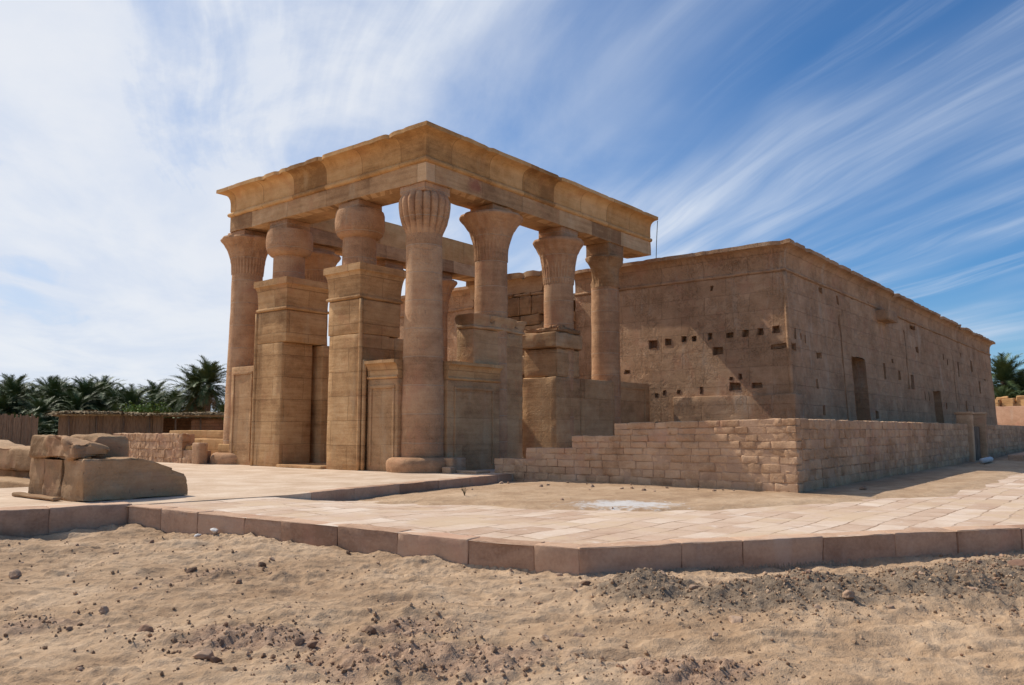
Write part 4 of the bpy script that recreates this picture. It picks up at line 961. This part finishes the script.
for k, (x, d, s) in enumerate(((1004, 118, 1.55), (1022, 124, 1.6), (1046, 116, 1.2), (1070, 122, 1.2), (1100, 118, 1.25), (990, 132, 1.3), (1012, 130, 1.3), (1034, 112, 1.1), (1002, 110, 1.0), (1020, 112, 1.0))):
    plant(k % 2, px2deg(x), d, s, 'date palm on the rise beyond the far end of the temple', 'date palms beyond the temple', z=-0.2)
for k, x in enumerate((1000, 1016, 1036, 1060)):
    plant(3, px2deg(x), 112, 1.5, 'young low palm beyond the far end of the temple', 'young palms beyond the temple', z=0.6)

def bush(name, deg, dist, r, h, label, mat, seed):
    rnd = random.Random(seed); mb = MB(); root = empty(name, (*bearing(deg, dist), -0.2), label, 'bush'); cx_, cy_, cz_ = root.location
    cl = [(rnd.gauss(0, .42) * r, rnd.gauss(0, .42) * r, h * rnd.uniform(.25, .92)) for _ in range(26)]
    V, F = [], []
    for c in cl:
        for _ in range(110):
            p = np.array(c) + np.array([rnd.gauss(0, .2) * r, rnd.gauss(0, .2) * r, rnd.gauss(0, .13) * h]); a = np.array([rnd.gauss(0, 1) for _ in range(3)]); a /= np.linalg.norm(a); b = np.cross(a, [rnd.gauss(0, 1) for _ in range(3)]); b /= np.linalg.norm(b); s = rnd.uniform(.07, .16)
            i = len(V); V += [p - a * s, p + b * s * .5, p + a * s, p - b * s * .5]; F.append((i, i + 1, i + 2, i + 3))
    mb.add(np.array(V) + np.array([cx_, cy_, cz_]), F); mb.build('foliage', mat, root)
    mb = MB()
    for _ in range(7):
        c = rnd.choice(cl); tube(mb, np.array([(0, 0, -.1), (c[0] * .4, c[1] * .4, c[2] * .5), c]) + np.array([cx_, cy_, cz_]), [.07, .045, .02], 6)
    mb.build('stems', M['trunk'], root)
bush('bush', px2deg(146), 66, 1.7, 3.1, 'bright yellow green bush among the dark palms', M['bush'], 3)
bush('bush', px2deg(218), 66, 1.3, 2.7, 'small green bush between the tall palm and the left column', M['bush'], 4)

def hut(xa, xb, dist, h, label, roof, seed):
    a, b = np.array(bearing(px2deg(xa), dist)), np.array(bearing(px2deg(xb), dist)); d = (b - a) / np.linalg.norm(b - a); L = np.linalg.norm(b - a); nr = np.array([d[1], -d[0]]) if np.dot([d[1], -d[0]], -a) > 0 else np.array([-d[1], d[0]])
    root = empty('reed_shelter' if roof else 'reed_fence', (*((a + b) / 2), 0), label, 'shelter' if roof else 'fence'); rnd = random.Random(seed)
    mb = MB(); V, F = [], []; s = 0.0
    end = L * (0.60 if roof else 1.0)
    while s < end:                                           # reeds side by side
        w_ = rnd.uniform(.05, .11); z = h + rnd.uniform(-.14, .12); o = rnd.uniform(-.04, .04); i = len(V)
        for q, zz in ((s, -.5), (s + w_, -.5), (s + w_, z), (s, z)):
            V.append((*(a + d * q + nr * o), zz))
        for q, zz in ((s, -.5), (s + w_, -.5), (s + w_, z), (s, z)):
            V.append((*(a + d * q + nr * (o - .06)), zz))
        F += [(i, i + 1, i + 2, i + 3), (i + 7, i + 6, i + 5, i + 4), (i, i + 3, i + 7, i + 4), (i + 1, i + 5, i + 6, i + 2), (i + 3, i + 2, i + 6, i + 7)]; s += w_ * .96
    mb.add(V, F); mb.build('reed_panel', M['reed'], root)
    if roof:
        mb = MB(); V, F = [], []
        for _ in range(2600):
            s = rnd.uniform(-.3, L + .3); dep = rnd.uniform(-3.4, .55); z = h + .05 + .05 * rnd.random() + .16 * rnd.random() + 0.05 * math.sin(s * .9); l = rnd.uniform(.5, 1.1); an = rnd.gauss(1.57, .5); w_ = rnd.uniform(.02, .05)
            p = a + d * s + nr * dep; q = p + (d * math.cos(an) + nr * math.sin(an)) * l; i = len(V); t = np.array([-(q - p)[1], (q - p)[0]]) / l * w_
            z2 = z + rnd.uniform(-.16, .05)
            V += [(*(p - t), z), (*(p + t), z), (*(q + t), z2), (*(q - t), z2)]; F.append((i, i + 1, i + 2, i + 3))
        mb.add(V, F)
        c = [a - d * .3 + nr * .4, b + d * .3 + nr * .4, b + d * .3 - nr * 3.5, a - d * .3 - nr * 3.5]
        mb.add([(*p, h - .06) for p in c] + [(*p, h + .06) for p in c], [(3, 2, 1, 0), (4, 5, 6, 7), (0, 1, 5, 4), (1, 2, 6, 5), (2, 3, 7, 6), (3, 0, 4, 7)])
        mb.build('thatch_roof', M['thatch'], root)
        for k in range(7):
            p = a + d * (L * (.06 + .155 * k)) + nr * .18; mb = MB(); tube(mb, [(*p, -.5), (*(p + d * .03), h * .5), (*p, h - .05)], [.07, .06, .06], 8); mb.build('post', M['wood'], root, smooth=True)
        mb = MB(); e0, e1 = a - nr * 3.3, b - nr * 3.3
        mb.add([(*e0, -.5), (*e1, -.5), (*e1, h - .1), (*e0, h - .1)], [(0, 1, 2, 3)]); mb.build('back_wall', M['mud'], root)
        mb = MB(); f0 = a + d * (L * .78) - nr * .1; mb2 = [(*f0, -.5), (*b, -.5), (*b, h * .88), (*f0, h * .88)]
        q0 = [(*(np.array(p[:2]) - nr * .3), p[2]) for p in mb2]; mb.add(mb2 + q0, [(0, 1, 2, 3), (0, 3, 7, 4), (3, 2, 6, 7)]); mb.build('mud_wall', M['mud'], root)
hut(58, 226, 56, 2.10, 'long reed shelter with a ragged thatch roof in front of the palms', True, 3)
hut(-90, 37, 54, 2.0, 'dry reed fence at the far left edge', False, 4)

# far right: plastered compound wall on the rise
a, b = bearing(px2deg(994), 96), bearing(px2deg(1150), 90)
dx_, dy_ = b[0] - a[0], b[1] - a[1]; L = math.hypot(dx_, dy_); ang = math.atan2(dy_, dx_); cx2, cy2 = (a[0] + b[0]) / 2, (a[1] + b[1]) / 2
mb = MB(); stone(mb, (cx2 - L / 2, cy2 - .25, -1), (cx2 + L / 2, cy2 + .25, 3.55), .4, .05, .05, .8, 'all', ang, .1, 3)
tag(mb.build('compound_wall', M['pink'], loc=(cx2, cy2, 0)), 'sunlit pinkish plastered wall far behind the end of the temple', 'wall')
a, b = bearing(px2deg(990), 104), bearing(px2deg(1160), 100)
dx_, dy_ = b[0] - a[0], b[1] - a[1]; L = math.hypot(dx_, dy_); ang = math.atan2(dy_, dx_); cx2, cy2 = (a[0] + b[0]) / 2, (a[1] + b[1]) / 2
mb = MB()
for k in range(22):
    u = -L / 2 + L * k / 22; stone(mb, (cx2 + u, cy2 - .3 + random.uniform(-.5, .5), 0), (cx2 + u + 1.3, cy2 + .5, 4.0 + random.uniform(0, 1.0)), .3, .15, .12, .9, 'all', 0, .3, k)
    V_ = mb.v[-6:]
for i, v in enumerate(mb.v):
    X_, Y_ = v[:, 0] - cx2, v[:, 1] - cy2; v = v.copy(); v[:, 0] = cx2 + X_ * math.cos(ang) - Y_ * math.sin(ang); v[:, 1] = cy2 + X_ * math.sin(ang) + Y_ * math.cos(ang); mb.v[i] = v
tag(mb.build('ruined_wall', M['orange'], loc=(cx2, cy2, 0)), 'crumbling yellow earth wall under the palms beyond the temple', 'ruin')

# ------------------------------------------------------------------ stones lying on the sand
def rock_mesh(seed, name='rock', mat=None):
    bm = bmesh.new(); bmesh.ops.create_icosphere(bm, subdivisions=4, radius=1.0)
    V = np.array([v.co[:] for v in bm.verts]); rnd = np.random.RandomState(seed)
    for _ in range(9):                                       # knock flats off
        d = rnd.normal(size=3); d /= np.linalg.norm(d); c = rnd.uniform(.45, .8); h = V @ d; V = V - np.outer(np.clip(h - c, 0, None) * .88, d)
    V = V * np.array([1.0, rnd.uniform(.6, .85), rnd.uniform(.45, .7)]); V += V * (0.16 * fbm(V + seed, 1.6, 4))[:, None]
    for v, c in zip(bm.verts, V): v.co = c
    m = bpy.data.meshes.new(name); bm.to_mesh(m); bm.free(); m.materials.append(mat or M['rock']); m.shade_smooth(); m.set_sharp_from_angle(angle=R(32)); return m
RK = [rock_mesh(k) for k in range(6)]
RKP = rock_mesh(33, 'rock', M['paper'])
def rock(x, y, s, label, group=None, k=None, mesh=None, sink=0.25, name='rock'):
    o = bpy.data.objects.new(name, mesh or RK[random.randrange(6) if k is None else k]); COL.objects.link(o)
    o.location = (x, y, gz(x, y) + s * (0.5 - sink)); o.scale = (s, s * random.uniform(.8, 1.15), s * random.uniform(.75, 1.1)); o.rotation_euler = (random.uniform(-.3, .3), random.uniform(-.3, .3), random.uniform(0, 6.28))
    return tag(o, label, 'rock', group)
for x, y, s, lab in ((3.47, 6.66, .075, 'smooth grey brown rock on the open sand, foreground left'), (3.40, 5.62, .085, 'angular purple grey rock nearest the bottom left of the sand'), (3.50, 7.42, .07, 'dark crumbly lump at left of the open sand'), (3.86, 10.35, .09, 'dark flat rock at the far left edge of the sand'), (5.15, 8.85, .085, 'pinkish elongated rock in the middle of the sand'),
                       (6.72, 2.98, .085, 'pale rounded rock at the foot of the dark spoil heap'), (7.92, 2.42, .085, 'brown broken rock on the flank of the spoil heap'), (10.4, 1.35, .13, 'pale lump at the right end of the spoil heap'), (6.0, 8.75, .07, 'dark square lump near the kerb in the middle'), (7.1, 4.75, .07, 'sandy brown clod below the kerb corner'), (4.6, 5.2, .07, 'dark brown clod among the purple clods')):
    rock(x, y, s, lab)
rock(6.72, 11.0, .10, 'white limestone chip lying against the left kerb', mesh=RKP, sink=.1, name='stone_chip')
rock(6.62, 11.25, .06, 'small pale chip beside the white one at the left kerb', mesh=RKP, sink=.1, name='stone_chip')
rnd = random.Random(77); cnt = 0
while cnt < 110:
    x, y = rnd.uniform(2.5, 12), rnd.uniform(-.5, 12.5); P = np.array([[x, y]])
    if in_poly(P, INSIDE)[0] or pl_dist(P, KERB)[0] < .12: continue
    sp, cl, _ = fields(P)
    if rnd.random() > .16 + .9 * float(max(sp[0], cl[0])): continue
    rock(x, y, rnd.choice((.022, .03, .035, .045, .06)), 'small rough stone scattered on the bare foreground sand', 'small stones on the foreground sand'); cnt += 1
rnd = random.Random(31)
for k in range(26):
    x, y = rnd.choice(((rnd.uniform(12.2, 16.6), rnd.uniform(7.0, 12.5)), (rnd.uniform(16.6, 17.15), rnd.uniform(6.4, 14.2)), (rnd.uniform(18, 36), rnd.uniform(5.2, 6.0))))
    rock(x, y, rnd.choice((.03, .04, .055, .08)), 'small loose stone on the sand between the paving and the rubble walls', 'loose stones below the rubble walls')
# gravel and crumbs nobody could count
mb = MB(); base_ico = bmesh.new(); bmesh.ops.create_icosphere(base_ico, subdivisions=1, radius=1.0); IV = np.array([v.co[:] for v in base_ico.verts]); base_ico.faces.ensure_lookup_table(); base_ico.verts.index_update(); IF = [tuple(v.index for v in f.verts) for f in base_ico.faces]; base_ico.free()
rs = np.random.RandomState(5); C_ = np.column_stack([rs.uniform(2.3, 13, 200000), rs.uniform(-1.5, 13, 200000)])
ok = ~in_poly(C_, INSIDE) & (pl_dist(C_, KERB) > .05); C_ = C_[ok]; sp, cl, _ = fields(C_); pk = rs.uniform(size=len(C_)) < (.022 + .75 * sp ** 1.2 + .40 * cl) * np.clip(8.0 / (C_[:, 0] + C_[:, 1]), 0.3, 1.2)
C_ = C_[pk][:16000]; zz = ground_z(C_)
for (x, y), z in zip(C_, zz):
    s = rs.choice([.006, .009, .012, .017, .024], p=[.3, .3, .22, .13, .05]); mb.add(IV * s * rs.uniform(.55, 1.25, (12, 3)) + np.array([x, y, z + s * .3]), IF)
g = mb.build('gravel', M['crumb']); tag(g, 'gravel and earth crumbs on the foreground sand', None, None, 'stuff')
# a dry weed in the sand between path and wall
root = empty('dry_weed', (12.4, 11.2, gz(12.4, 11.2)), 'small dry weed in the sand by the path', 'plant'); mb = MB()
for k in range(9):
    a_ = random.uniform(0, 6.28); q = random.uniform(.05, .16); b0 = np.array(root.location); tube(mb, [b0, b0 + np.array([math.cos(a_) * q * .5, math.sin(a_) * q * .5, .10]), b0 + np.array([math.cos(a_) * q, math.sin(a_) * q, random.uniform(.12, .22)])], [.006, .005, .003], 5)
mb.build('stem', M['twig'], root)
